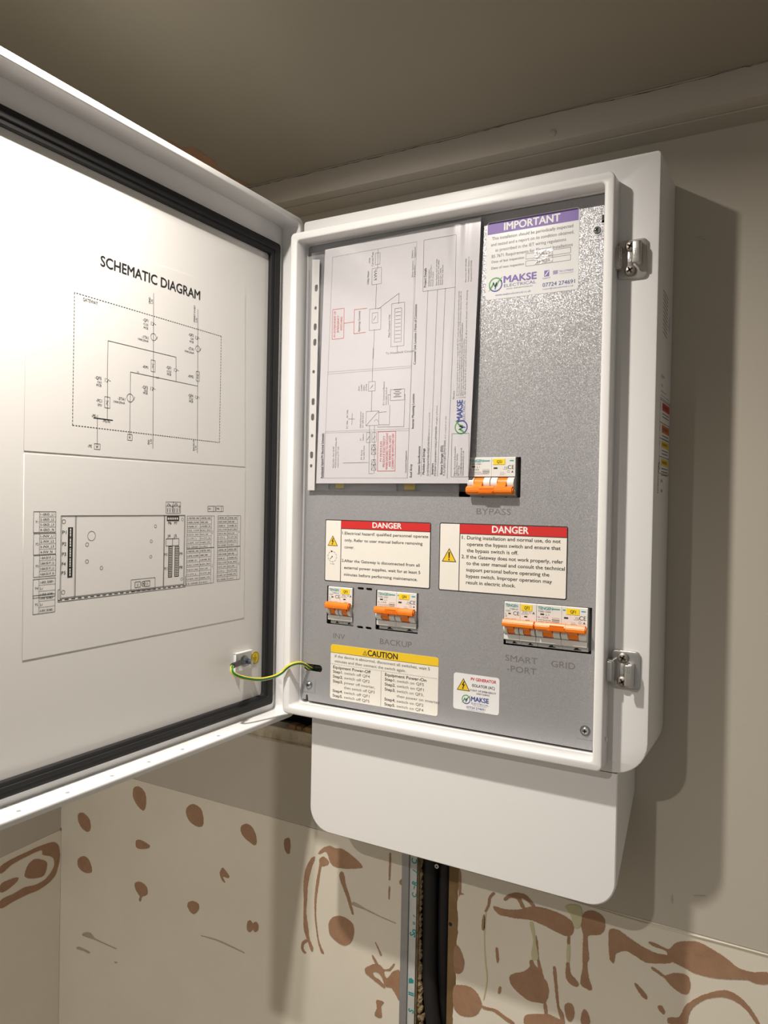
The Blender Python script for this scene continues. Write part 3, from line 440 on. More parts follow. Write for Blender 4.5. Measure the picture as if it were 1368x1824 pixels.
# ---- horizontal slot left of the cable cover: chipped batten inside
bt = bmesh.new(); add_box(bt, -0.17,0.07, D+0.004,D+0.03, -0.084,-0.0605, 0.001,1)
add_box(bt, -0.17,0.07, D+0.0015,D+0.02, -0.0812,-0.0775, 0.0005,1)
o = bm_obj('timber_batten', bt, m_oldwood, smooth=40)
tag(o, 'chipped white painted timber batten in the wall slot left of the cable cover', 'batten')
bt = bmesh.new()
for k in range(9):
    a = -0.075+k*0.009; add_box(bt, a,a+0.012, D+0.006+0.002*(k%3),D+0.02, -0.066+0.0015*(k%2),-0.0535-0.0015*(k%3), 0.0012,1)
o = bm_obj('broken_wood_edge', bt, m_wood, smooth=40)
tag(o, 'rough brown broken wood edge above the chipped batten in the wall slot', 'wood')

# ---- vertical chase under the cabinet
o = bmesh.new(); add_box(o, 0.1105,0.1206, D-0.0012,D+0.0003, -0.75,-0.10, 0.0004,1)
add_box(o, 0.1192,0.1206, D,D+0.012, -0.75,-0.10)
o = bm_obj('metal_edge_bead', o, m_galv); tag(o, 'grey galvanised metal edge strip down the left side of the wall chase', 'edge strip')
o = bmesh.new(); add_box(o, 0.1209,0.1308, D+0.0008,D+0.0026, -0.75,-0.10, 0.0004,1)
tape = bm_obj('printed_tape', o, m_tape); tag(tape, 'silver grey tape strip with green letters beside the metal edge strip', 'tape')
pr = Print(onXZ(D+0.0008))
for z,t,h,ro in ((-196,'C',5,80),(-207,'J',4,70),(-228,'~R',4.5,80),(-238,'C',4,75),(-262,'r',3,80),(-272,'o',3.4,90),(-288,'So',5.2,78),(-345,'\u25CF',7,90),(-362,'II',5,90),(-384,'S',5,80)):
    if t=='\u25CF':
        pr.face([(122.5,z-3),(129,z-1),(129.5,z+3),(126,z+5),(122.3,z+3)], m_teal); continue
    pr.text(t, 129.8, z, h*1.45, rot=ro, m=m_teal, bold=0.03)
pr.build('lettering', tape)
# filler crumbs
fb = bmesh.new(); rnd = random.Random(3)
for k in range(150):
    z = -0.42+0.24*rnd.random(); x = 0.1310+0.0012*rnd.random(); rr = 0.0012+0.0026*rnd.random()
    if z<-0.31: x += 0.09*(-0.31-z)*rnd.random(); rr*=1.15
    g = bmesh.ops.create_icosphere(fb, subdivisions=1, radius=rr)
    for v in g['verts']: v.co = Vector((x+v.co.x*rnd.uniform(.6,1.2), D+0.009+v.co.y+0.004*rnd.random(), z+v.co.z*rnd.uniform(.7,1.6)))
add_box(fb, 0.1300,0.1320, D+0.004,D+0.012, -0.75,-0.10)
o = bm_obj('crumbled_filler', fb, m_foam); tag(o, 'crumbly yellow brown filler packed between the tape and black cable', 'filler', kind='stuff')
sd = bmesh.new(); add_box(sd, 0.1690,0.1965, D+0.013,D+0.060, -0.80,-0.10, 0.001,1)
stud = bm_obj('timber_stud', sd, m_wood, smooth=40); tag(stud, 'brown sawn timber stud exposed right of the black cable', 'timber')
kn = bmesh.new(); cyl(kn,(0.1725,D+0.0128,-0.2645),'y',0.0024,0.0006,14); bm_obj('knot', kn, m_dark, stud)
# black cables
def cable(pts, rad, name, lab):
    bm = bmesh.new(); tube(bm, catmull(pts,8), rad, 18)
    o = bm_obj(name, bm, m_cable); tag(o, lab, 'cable'); return o
cable([(0.1420,0.126,-0.09),(0.1420,0.126,-0.20),(0.1428,0.126,-0.28),(0.1450,0.123,-0.33),(0.1515,0.117,-0.372),(0.160,0.1125,-0.41),(0.168,0.1105,-0.47),(0.174,0.110,-0.56)],0.0092,'power_cable','thick black power cable hanging in the chase, left one under the cable cover')
cable([(0.1590,0.1345,-0.09),(0.1592,0.1345,-0.20),(0.1592,0.1345,-0.28),(0.1592,0.1350,-0.33),(0.1592,0.1355,-0.372),(0.1592,0.136,-0.41),(0.1592,0.136,-0.47),(0.1592,0.136,-0.56)],0.0088,'power_cable','black power cable in the chase pressed against the timber stud')
sc = bmesh.new(); cyl(sc,(0.1533,0.1195,-0.1965),'y',0.0028,0.001,18); cyl(sc,(0.1533,0.1187,-0.1965),'y',0.0011,0.0008,4,mi=1)
o = bm_obj('wall_screw', sc, [m_brkwht, m_black]); tag(o,'small pale screw head in front of the black cables under the cover','screw')

# ceiling downlights (just outside the frame), plus the added fill lamp
for L,lab in ((LAMP_A,'small recessed ceiling downlight in front of the cabinet door'),(LAMP_B,'small recessed ceiling downlight further back in the room'),(FILL_C,'large round fill lamp added out of view at the far right of the room')):
    x,y,z = L.location
    t = empty('ceiling_light',(x,y,CMAIN)); tag(t, lab, 'ceiling light')
    kk = 5.6 if L is FILL_C else 1.0
    bm = bmesh.new(); n=32
    R=[[bm.verts.new((kk*rr*math.cos(2*math.pi*k/n),kk*rr*math.sin(2*math.pi*k/n),zz)) for k in range(n)] for rr,zz in ((0.042,0),(0.041,-0.004),(0.030,-0.004),(0.026,-0.0005))]
    for a,b in zip(R,R[1:]):
        for k in range(n): bm.faces.new((a[k],a[(k+1)%n],b[(k+1)%n],b[k]))
    bm_obj('trim_ring', bm, m_powder, t)
    bm = bmesh.new(); cyl(bm,(0,0,-0.0012),'z',0.026*kk,0.001,32); bm_obj('diffuser', bm, m_diff, t)
    L.parent = t; L.location = (0,0,-0.006)

# ================================================================ the cabinet
cab = empty('gateway_cabinet', (0.21,D,0))
cab['label']='white metal electrical gateway cabinet with open door on the wall'; cab['category']='electrical cabinet'
CL = Vector((0.21,D,0))
def sub(o, par=cab):
    """parent without moving (cab root sits at the wall)"""
    o.parent = par
    if par is cab: o.location = Vector(o.location) - CL
    return o
BX0,BX1,BZ0,BZ1,BY = 0.0035,0.419,-0.0054,0.5964,0.0214
hole = rrect(0.0095,0.0095,0.3715,0.5665,0.003,3)
body = plateXZ('body', m_powder, rrect(BX0,BZ0,BX1,BZ1,0,8,rs=(0.034,0.034,0.004,0.004)), BY, D-0.001, holes=[hole], bev=0.0018, smooth=40); sub(body)
bk = plateXZ('back_plate', m_inside, rrect(0.008,0.008,0.373,0.568,0.003,3), 0.095, 0.0965, parent=None); sub(bk)
lip = plateXZ('front_frame', m_powder, rrect(0,0,0.381,0.576,0.006,6), 0.0, BY+0.001, holes=[rrect(0.0095,0.0095,0.3715,0.5665,0.003,3)], bev=0.0018, smooth=50); sub(lip)

# ---- inner panel with its cut-outs
q = 0.0247
def R_(x0,z0,x1,z1,r=0.0008): return rrect(x0*MM,z0*MM,x1*MM,z1*MM,r,3)
slots = [(88.2,153.2,96.7,156.0),(99.8,153.2,108.1,156.0),(88.2,107.7,96.7,110.5),(99.8,107.7,108.1,110.5)]
holes = [R_(45.2,108.9,83.3,154.8),R_(113.2,108.5,168.4,154.6),R_(269.8,107.8,362.4,154.4),R_(215.1,263.4,285.2,306.0),
         R_(44.5,270.4,73.9,300.0),R_(137.5,269.2,169.0,300.0),
         rrect(0.0135,0.0490,0.0402,0.0575,0.004,5)] + [R_(a,b,c,d,0.0013) for a,b,c,d in slots]
outer = [(0.0103,0.0135),(0.0165,0.0135),(0.0170,0.0185),(0.0185,0.0200),(0.0200,0.0185),(0.0205,0.0125),(0.3655,0.0120),(0.3655,0.0160),(0.3680,0.0160),(0.3710,0.0160),
         (0.3710,0.5650),(0.0118,0.5660),(0.0103,0.5650)]
panel = plateXZ('inner_panel', m_panel, outer, q, q+0.0015, holes=holes); sub(panel)
# folded edge at the left of the panel
fb = bmesh.new(); add_box(fb, 0.0100,0.0118, q-0.0012,q+0.008, 0.0195,0.5380, 0.0005,1); sub(bm_obj('panel_flange', fb, m_panel))
# raised printed marks of the ports
def portmark(t,u,v,h,w,al='L'):
    pr = Print(onXZ(q)); pr.text(t,u,v,h,w,al=al,m=m_greyink,bold=-0.012); o = pr.build('port_marking'); sub(o); return o
portmark('BYPASS',236.4,245.0,6.3,38.9); portmark('INV',55.6,92.4,6.1,16.2); portmark('BACKUP',119.8,92.4,6.3,41.2)
portmark('SMART',272.5,91.2,6.3,34.8); portmark('-PORT',274.6,80.3,6.2,31.9); portmark('GRID',322.0,90.8,6.2,24.6)
# black latch opening at the right edge
b_ = bmesh.new(); add_box(b_, 0.3635,0.3708, q-0.0004,q+0.0002, 0.5365,0.5445, 0.0002,1); sub(bm_obj('latch_slot', b_, m_black))

def cross_screw(name, c, rad, par, m=m_zinc, washer=None, rot=20, axis='y'):
    """pan head with a cross recess, pointing to -y"""
    bm = bmesh.new(); n=28; prof=[(rad,0),(rad,-0.0008),(rad*0.86,-0.0018),(rad*0.55,-0.0025),(0.0001,-0.0027)]
    rings=[[bm.verts.new((rr*math.cos(2*math.pi*k/n),yy,rr*math.sin(2*math.pi*k/n))) for k in range(n)] for rr,yy in prof]
    for a,b in zip(rings,rings[1:]):
        for k in range(n):
            fc = bm.faces.new((a[k],a[(k+1)%n],b[(k+1)%n],b[k])); fc.smooth=True
    for k in range(2):
        a = math.radians(rot+90*k); L=rad*0.58; wd=rad*0.15
        d=Vector((math.cos(a),0,math.sin(a))); s_=Vector((-d.z,0,d.x))
        vs=[bm.verts.new(d*L*i+s_*wd*j+Vector((0,yy,0))) for yy in (-0.00285,-0.001) for i,j in ((-1,-1),(1,-1),(1,1),(-1,1))]
        for idx in ((0,1,2,3),(0,1,5,4),(1,2,6,5),(2,3,7,6),(3,0,4,7)):
            bm.faces.new([vs[i] for i in idx]).material_index=1
    me = bpy.data.meshes.new(name); bm.to_mesh(me); bm.free()
    o = link(name, me, [m, m_dark], par, loc=c)
    if washer:
        wb = bmesh.new(); cyl(wb,(0,-0.0003,0),'y',washer,0.0006,28); bm_obj('washer', wb, m_zinc, o)
    return o
for x,z,ro in ((20.9,528.8,10),(359.3,530.0,35),(21.6,32.0,55),(358.2,31.0,0)):
    pd = plateXZ('screw_pad', m_panel, rrect((x-9)*MM,(z-9)*MM,(x+9 if x<300 else 370.5)*MM,(z+9)*MM,0.0015,3), q-0.0004, q+0.0001); sub(pd)
    s_ = cross_screw('panel_screw', Vector((x*MM,q-0.0006,z*MM)), 0.0037, None, washer=0.0052, rot=ro); sub(s_)

# ---- stickers
def sticker(name, x0,z0,x1,z1, r, m, y=q, th=0.0003):
    o = plateXZ(name, m, rrect(x0*MM,z0*MM,x1*MM,z1*MM,r*MM,6), y-th, y+0.00005); sub(o)
    return o, Print(onXZ(y-th))
def attach(pr, name, st):
    o = pr.build(name); o.parent = st; return o
def logo(pr, cx,cy,R,w=None,rot=0):
    w = w or R*0.2
    for a0,a1,m in ((25,215,m_green),(205,395,m_navy)):
        pr.ring((cx,cy),R,w,m,0,a0+rot,a1+rot,18)
    c,s_=math.cos(math.radians(rot)),math.sin(math.radians(rot))
    def T(P): return [(cx+R*(a*c-b*s_), cy+R*(a*s_+b*c)) for a,b in P]
    pr.face(T([(-1.15,-1.0),(-0.35,0.45),(-0.2,0.1),(-0.55,-0.35)]),m_green,1); pr.face(T([(-0.35,0.5),(0.0,-0.25),(-0.12,-0.35),(-0.42,0.2)]),m_green,1)
    pr.face(T([(-0.05,-0.45),(0.18,0.15),(0.12,0.4),(-0.18,-0.2)]),m_navy,1)
    pr.face(T([(1.15,1.15),(0.45,0.25),(0.25,-0.4),(0.1,-0.1),(0.3,0.45)]),m_green,1); pr.face(T([(0.12,0.4),(-0.15,-0.7),(0.0,-0.75),(0.25,0.2)]),m_navy,1)
# important
st, pr = sticker('inspection_sticker',241.8,474.0,341.4,556.8,3,m_label2); st['label']='white sticker headed IMPORTANT in a purple band'
pr.face([(a/MM,b/MM) for a,b in rrect(0.2428,0.5435,0.3404,0.5558,0,5,rs=(0,0,0.0025,0.0025))], m_purple)
pr.text('IMPORTANT',291.5,545.8,7.6,60,al='C',m=m_whiteink,bold=0.025,l=1)
for i,(t,wd,c_) in enumerate((('This installation should be periodically inspected',87,291.5),('and tested and a report on its condition obtained,',89,291.5),('as prescribed in the IET wiring regulations',76,290),('BS 7671 Requirements for Electrical Installations',87,291.5))):
    pr.text(t,c_,537.2-6.3*i,3.3,wd,al='C',m=m_greyink if i else m_softink)
pr.text('Date of last inspection',248,512.8,2.6,36,m=m_softink); pr.text('Date of next inspection',248,506.2,2.6,36,m=m_softink)
pr.frame(286,511.8,333,517.3,0.35,m_softink); pr.frame(286,504.4,333,509.8,0.35,m_softink)
logo(pr,253.0,489.5,7.0)
pr.text('MAKSE',262.2,490.2,7.0,35.5,m=m_purple,bold=0.03); pr.text('ELECTRICAL',262.4,485.6,3.0,35,m=m_navy,bold=0.0)
pr.text('AND RENEWABLES',265,482.8,1.3,29,m=m_greyink)
pr.text('www.makseelectrical.co.uk',253,477.2,2.3,39,m=m_navy)
pr.rect(306,491,311.2,497.2,m_purple); pr.line((307,492),(310.5,496.4),0.9,m_whiteink,1); pr.text('NAPIT',308.6,488.4,1.7,8,al='C',m=m_purple)
for k in range(4): pr.rect(315+0.5*(k%2),492.2+1.0*k,320+0.5*(k%2),492.8+1.0*k,m_purple)
pr.text('TRUSTMARK',321.5,493.4,1.9,15,m=m_purple); pr.text('Government Endorsed Quality',321.5,491.7,0.9,15,m=m_greyink)
pr.text('07724 274691',304.5,480.6,3.9,33.5,m=m_navy,bold=0.01); pr.text('contact@makseelectrical.co.uk',304.5,477.6,1.5,32,m=m_navy)
attach(pr,'lettering',st)
fo = plateXZ('foil_label', m_foil, rrect(0.2955,0.5052,0.3145,0.5192,0.0004,2), q-0.0006,q-0.0003); fo.parent = st
fo['label']='silvery foil tab written over the date boxes'
pr = Print(onXZ(q-0.0006)); pr.text('26/6/25',297.5,514.0,2.6,14,m=m_greyink); pr.text('26/6/35',297.5,506.6,2.4,14,m=m_greyink); pr.line((295.5,511.6),(314.5,511.6),0.5,m_greyink)
pr.build('handwriting', st)

def tri_warn(pr,cx,cy,s,exc=True,bolt=False,l=0):
    h=s*0.87
    pr.face([(cx-s/2,cy-h/3),(cx+s/2,cy-h/3),(cx,cy+2*h/3)],m_black,l)
    k=0.84; pr.face([(cx-s/2*k,cy-h/3*k),(cx+s/2*k,cy-h/3*k),(cx,cy+2*h/3*k)],m_yellow,l+1)
    if bolt: pr.face([(cx+0.02*s,cy+0.36*s),(cx-0.12*s,cy+0.08*s),(cx-0.01*s,cy+0.07*s),(cx-0.07*s,cy-0.10*s),(cx-0.10*s,cy-0.08*s),(cx-0.05*s,cy-0.21*s),(cx+0.05*s,cy-0.11*s),(cx-0.01*s,cy-0.11*s),(cx+0.12*s,cy+0.14*s),(cx+0.01*s,cy+0.15*s),(cx+0.10*s,cy+0.36*s)],m_black,l+2)
    elif exc:
        pr.face([(cx-0.055*s,cy+0.33*s),(cx+0.055*s,cy+0.33*s),(cx+0.035*s,cy-0.06*s),(cx-0.035*s,cy-0.06*s)],m_black,l+2); pr.disc((cx,cy-0.15*s),0.05*s,m_black,l+2)
def danger(x0,z0,x1,z1,dv,lines,lab,title_w,hb,x_t):
    st,pr = sticker('danger_sticker',x0,z0,x1,z1,2.0,m_black); st['label']=lab
    y=q-0.0003
    pr.face([(a/MM,b/MM) for a,b in rrect((x0+1)*MM,(z0+1)*MM,(x1-1)*MM,(z1-1)*MM,0.0013,4)], m_label)
    pr.rect(dv-0.45,z0+0.7,dv+0.45,z1-0.7,m_black,1)
    pr.face([(dv,z1-1.0-hb),(x1-1,z1-1.0-hb),(x1-1,z1-2),(x1-2,z1-1.0),(dv,z1-1.0)],m_red,2)
    pr.rect(dv,z1-1.7-hb,x1-1,z1-1.0-hb,m_black,2)
    pr.text('DANGER',(dv+x1)/2+(3 if hb<9.2 else -2),z1-hb+1.0,hb-3.0,title_w,al='C',m=m_whiteink,bold=0.022,l=3)
    for t,u,v,h,w_ in lines: pr.text(t,u,v,h,w_,bold=0.012,l=1)
    return st,pr
L1=[('1.',65.8,217.2,3.3,2.6),('Electrical hazard! qualified personnel operate',69.3,217.0,3.3,110),('only, Refer to user manual before removing',69.3,208.9,3.3,103),('cover.',69.3,200.6,3.3,13.5),
    ('2.',65.8,184.6,3.3,3.2),('After the Gateway is disconnected from all',69.3,184.4,3.3,100),('external power supplies, wait for at least 5',69.3,176.3,3.3,101),('minutes before performing maintenance.',69.3,168.2,3.3,97.5)]
st,pr = danger(41.4,160.3,182.5,234.3,64.2,L1,'left of the two DANGER stickers, with a shock triangle and a timer sign',38,9.0,0)
tri_warn(pr,52.5,207.0,14.5,bolt=True,l=1); pr.ring((52.0,190.0),6.2,0.5,m_black,1,0,360,30,3); pr.line((52,190),(48.8,186.6),0.6,m_black,1); pr.face([(50.0,197.6),(53.2,196.2),(50.4,194.8)],m_black,1); pr.disc((52,190),0.8,m_black,1)
pr.text('5 min',52.3,180.6,1.8,6,al='C',l=1); attach(pr,'lettering',st)
L2=[('1.',220.2,217.6,3.7,3.2),('During installation and normal use, do not',226.2,217.6,3.7,103),('operate the bypass switch and ensure that',226.2,210.6,3.7,103),('the bypass switch is off.',226.2,203.7,3.7,58),
    ('2.',220.2,196.8,3.7,3.8),('If the Gateway does not work properly, refer',226.0,196.8,3.7,106),('to the user manual and consult the technical',226.0,189.9,3.7,108),('support personal before operating the',226.0,182.9,3.7,92),('bypass switch. Improper operation may',226.0,176.0,3.7,95),('result in electric shock.',226.0,169.1,3.7,56)]
st,pr = danger(193.1,160.2,336.5,234.8,217.6,L2,'right of the two DANGER stickers, with an exclamation triangle',40,10.0,0)
tri_warn(pr,205.3,197.0,17.5,l=1); attach(pr,'lettering',st)
# caution
st,pr = sticker('caution_sticker',52.4,20.0,195.0,85.1,3,m_label); st['label']='sticker headed CAUTION in a yellow band, listing switching steps'
pr.face([(a/MM,b/MM) for a,b in rrect(0.0524,0.0755,0.1950,0.0851,0,5,rs=(0,0,0.003,0.003))], m_yellow); pr.line((52.4,75.4),(195,75.4),0.35,m_black,1)
pr.text('CAUTION',104,77.0,6.4,39.5,bold=0.022,l=1)
for a,b in (((97.5,77.2),(103,77.2)),((103,77.2),(100.2,82.2)),((100.2,82.2),(97.5,77.2))): pr.line(a,b,0.5,m_black,1)
pr.line((100.2,80.6),(100.2,78.9),0.5,m_black,1); pr.rect(99.95,77.9,100.5,78.4,m_black,1)
pr.text('If the device is abnormal, disconnect all switches, wait 5',58.5,69.7,3.2,126,m=m_softink,bold=0.004); pr.text('minutes and then connect the switch again.',58.5,63.9,3.2,96,m=m_softink,bold=0.004)
pr.line((52.6,61.6),(194.8,61.6),0.35,m_greyink,1,2.4); pr.line((122.5,61.6),(122.5,20.6),0.35,m_greyink,1)
for col,(hd,ww,rows) in enumerate((('Equipment Power-Off',52,(('Step1.','switch off QF4',0),('Step2.','switch off QF2',0),('Step3.','power off inverter,',0),('','then switch off QF3',1),('Step4.','switch off QF1',0),('Step5.','switch off QF5',0))),
                                 ('Equipment Power-On',53,(('Step1.','switch on QF5',0),('Step2.','switch on QF1',0),('Step3.','switch on QF3,',0),('','then power on inverter',1),('Step4.','switch on QF2',0),('Step5.','switch on QF4',0))))):
    X = 56.3 if col==0 else 127.5
    pr.text(hd,X,56.5,3.3,ww,bold=0.012)
    for i,(a,b,ind) in enumerate(rows):
        z = 51.2-5.75*i
        if a: pr.text(a,X,z,3.2,14,bold=0.012)
        pr.text(b,X+16+(0 if not ind else -0.2),z,3.1,(35 if i<2 or i>3 else 42) if col==0 else (34 if i!=3 else 54),m=m_softink,bold=0.002)
attach(pr,'lettering',st)
# pv generator
st,pr = sticker('isolator_sticker',213.6,31.9,266.6,71.5,3,m_label2); st['label']='small white sticker with a yellow shock triangle and red heading'
pr.text('PV GENERATOR',234,65.2,3.1,29,m=m_red,bold=0.02); pr.text('ISOLATOR (AC)',235.4,58.6,2.9,26,m=m_black,bold=0.01)
pr.text('POINT OF EMERGENCY',233.4,53.6,2.0,29.5,m=m_black,bold=0.01); pr.text('SWITCHING',248,50.6,1.9,15,al='C',m=m_black,bold=0.01)
tri_warn(pr,225.3,57.5,15.5,bolt=True); pr.M = pr.M
logo(pr,228.8,43.8,4.6); pr.text('MAKSE',234.8,43.0,4.8,20,m=m_navy,bold=0.03); pr.text('ELECTRICAL',235,39.6,1.9,20,m=m_navy); pr.text('AND RENEWABLES',237,38.0,0.8,16,m=m_greyink)
pr.text('07724 274691',229.5,34.4,2.4,21.5,m=m_navy,bold=0.01); pr.text('contact@makseelectrical.co.uk',230,32.7,0.9,20,m=m_navy)
attach(pr,'lettering',st)

# little recesses with yellow tabs, half seen under the sleeve
for x0,x1,zb in ((44.5,73.9,270.4),(137.5,169.0,269.2)):
    bm = bmesh.new(); add_box(bm,(x0-1)*MM,(x1+1)*MM,q+0.003,q+0.03,(zb-2)*MM,0.301,0); o=bm_obj('terminal_block', bm, m_brkgry); sub(o)
    bm = bmesh.new(); add_box(bm,(x0+9)*MM,(x1-9)*MM,q+0.0022,q+0.003,(zb+1.5)*MM,0.281,0); t=bm_obj('yellow_tab', bm, m_yellow2); t.parent=o

# ---- cable cover below
SX0,SX1,SZ0,SZ1 = 0.0285,0.3915,-0.1408,-0.0058
prof = [(SX0,SZ1)]+[(SX0+0.027-0.027*math.cos(t),SZ0+0.027-0.027*math.sin(t)) for t in [math.pi/2*k/10 for k in range(11)]]
prof = [(SX0,SZ1),(SX0,-0.02),(SX0,-0.035),(SX0,-0.049),(SX0,-0.07),(SX0,-0.09),(SX0,-0.1005),(SX0,-0.108)]+prof[1:]
right = [(SX0+SX1-x,z) for x,z in prof][::-1]
prof += right
def depth(z):
    if z>-0.049: return D-0.002
    if z>-0.1035: return 0.045+(D-0.002-0.045)*(z+0.1035)/(0.0545)
    return max(BY+0.010, 0.045-(-0.1035-z)*1.1)
bm = bmesh.new(); A=[];B=[];F=[]
cx,cz=(SX0+SX1)/2,(SZ0+SZ1)/2
for x,z in prof:
    dx = -0.002 if x>cx else 0.002
    F.append(bm.verts.new((cx+(x-cx)*0.9945, BY, z+(0.0010 if z<SZ0+0.02 else 0))))
    A.append(bm.verts.new((x,BY+0.0010,z))); B.append(bm.verts.new((x,depth(z),z)))
bm.faces.new(F)
for P_,Q_ in ((F,A),(A,B)):
    for i in range(len(P_)-1): bm.faces.new((P_[i],P_[i+1],Q_[i+1],Q_[i]))
cover = bm_obj('cable_cover', bm, m_powder, smooth=28)
md = cover.modifiers.new('t','SOLIDIFY'); md.thickness = 0.0015; md.offset = -1; sub(cover)

# ---- latch catches on the right of the body
def catch(x0,z0,flip,lab):
    t_ = bmesh.new(); W_,H_=0.0275,0.0375
    outl = rrect(0,0,W_,H_,0.0045,5)
    base = plateXZ('catch', m_chrome, [(x0+a,z0+b) for a,b in outl], BY-0.0032, BY, bev=0.0009, smooth=50); sub(base); base['label']=lab
    t_.free()
    zz = (lambda a,b:(z0+a,z0+b)) if not flip else (lambda a,b:(z0+H_-b,z0+H_-a))
    j = bmesh.new(); a,b = zz(0.0085,0.0305)
    # left jaw: hooked block leaning outwards
    add_box(j, x0-0.0022,x0+0.0052, BY-0.0120,BY-0.001, a,b, 0.0014,3)
    add_box(j, x0-0.0034,x0+0.0040, BY-0.0140,BY-0.0080, a+0.001,b-0.001, 0.0014,3)
    o=bm_obj('jaw', j, m_chrome, smooth=50); o.parent=base
    j = bmesh.new(); a,b = zz(0.0110,0.0335)
    add_box(j, x0+0.0175,x0+0.0232, BY-0.0120,BY-0.001, a,b, 0.0014,3)
    add_box(j, x0+0.0152,x0+0.0225, BY-0.0138,BY-0.0095, a+0.0008,b-0.0008, 0.0012,3)
    o=bm_obj('jaw', j, m_chrome, smooth=50); o.parent=base
    j = bmesh.new(); a,b = zz(0.009,0.029); add_box(j, x0+0.0088,x0+0.0138,BY-0.0050,BY-0.0025,a,b,0.0006,1); cyl(j,(x0+0.0115,BY-0.0056,(a+b)/2-0.002),'y',0.0018,0.001,16)
    o=bm_obj('bridge', j, m_chrome, smooth=50); o.parent=base
    pr=Print(onXZ(BY-0.0138)); u0=(x0+0.0172)/MM; v0=(z0+0.0215)/MM; pr.frame(u0-0.8,v0-2.8,u0+3.2,v0+3.4,0.25,m_greyink); pr.line((u0,v0+1.8),(u0+2.4,v0+1.8),0.35,m_greyink); pr.line((u0+1.2,v0-1.6),(u0+1.2,v0+1.4),0.35,m_greyink); pr.line((u0+2,v0-1.2),(u0+1.2,v0-1.8),0.35,m_greyink)
    o=pr.build('maker_mark'); o.parent=base
    for dz,ro in ((0.0075,30),(0.0305,62)):
        s_=cross_screw('catch_screw', Vector((x0+0.0120,BY-0.0042,z0+dz)), 0.0054, None, m=m_screwbr, rot=ro); s_.parent=base
    return base
catch(0.3815,0.4762,False,'upper metal latch catch with two cross head screws'); catch(0.3830,0.0790,True,'lower metal latch catch with two cross head screws')
# parts parented to the catches sit in world coordinates: undo the offset of the catch
# small screw stub by the lower corner
j=bmesh.new(); cyl(j,(0.381,0.012,0.0295),'x',0.0022,0.0015,14); sub(bm_obj('side_rivet', j, m_powder))
j=bmesh.new(); cyl(j,(0.340,0.0120,-0.0016),'z',0.0012,0.0016,10); sub(bm_obj('drip_nub', j, m_black))

# ---- printed label on the right flank
pr = Print(onYZ(BX1)); 
for k in range(11):
    pr.line((49+0.4*k,470-4.0*k),(78-0.3*k,467.5-4.0*k),0.9,m_softink)
pr.line((79,440),(83,440),0.6); pr.line((88,452),(88,436),1.2,m_black)
pr.text('CE',49,384,3.5,7,m=m_softink); pr.text('IP65 1P',58,385,2.4,9,m=m_softink); pr.text('Warning',49,376,2.2,9,m=m_softink); pr.line((49,371),(80,371),0.5,m_softink); pr.line((49,367),(100,367),0.4,m_softink)
pr.frame(46,289.8,103.6,364,0.5,m_softink)
for z0,z1,m in ((352.8,360.6,m_red),(330.8,338.4,m_orangei),(316,322.6,m_yellow),(298,304.6,m_yellow)):
    pr.rect(58.5,z0,101.5,z1,m); pr.line((46,z1+1.8),(103.6,z1+1.8),0.6,m_black); pr.line((48.5,z0+1),(48.5,z1-1),0.7,m_softink); pr.text('WARNING',62,(z0+z1)/2-1.4,3,30,m=m_softink,l=1)
    for k in range(2 if z0>300 else 3):
        pr.line((60,z0-3.0-3.2*k),(97,z0-3.0-3.2*k),0.9,m_softink)
pr.ring((50.5,297),3.2,0.6,m_black)
pr.text('NTGWY-SPA2',46,270,3.6,None,rot=90,m=m_black,bold=0.02)
pr.text('1234',57,281,3,12,m=m_softink); pr.text('00',60,271,3,8,m=m_softink)
sub(pr.build('side_label')); 

# ================================================================ the open door (part of the cabinet)
XR, XF, XB = -0.0085, -0.036, -0.0440
DY0, DY1, DZ0, DZ1 = -0.398, 0.0395, -0.0135, 0.6065
tw = 0.0078
door = plateYZ('door', m_powder, rrect(DY0,DZ0,DY1,DZ1,0.011,8), XF-0.0005, XR, holes=[rrect(DY0+tw,DZ0+tw-0.0008,DY1-tw-0.001,DZ1-tw,0.006,6)], bev=0.0014, smooth=50); sub(door)
door['label']='white cabinet door swung open at a right angle'
pn = plateYZ('door_skin', m_powder, rrect(DY0,DZ0,DY1,DZ1,0.011,8), XB, XF, bev=0.0012, smooth=50)
def dsub(o): o.parent = door; return o       # both carry world coordinates in the mesh
dsub(pn)
g0 = rrect(DY0+0.022,0.0020,0.0215,0.5740,0.004,4); gi = rrect(DY0+0.040,0.0165,0.0035,0.5575,0.003,4)
dsub(plateYZ('gasket', m_rubber, g0, XF, XF+0.0055, holes=[gi], bev=0.0010, smooth=50))
g1 = [(a,b) for a,b in rrect(DY0+0.0285,0.0078,0.0148,0.5678,0.003,4)]; g2 = rrect(DY0+0.0335,0.0122,0.0100,0.5630,0.003,4)
dsub(plateYZ('gasket_ridge', m_rubber, g1, XF+0.005, XF+0.0068, holes=[g2], bev=0.0006, smooth=50))
dsub(plateYZ('door_liner', m_door, gi, XF-0.0002, XF+0.0006))
for x,y in HOLES[:6]:
    bm = bmesh.new(); cyl(bm,(-0.0165,y*MM,DZ0+tw-0.0008-0.0002),'z',0.0019,0.0004,14); dsub(bm_obj('rivet_mark', bm, m_brkgry))
SXP = XF+0.0006
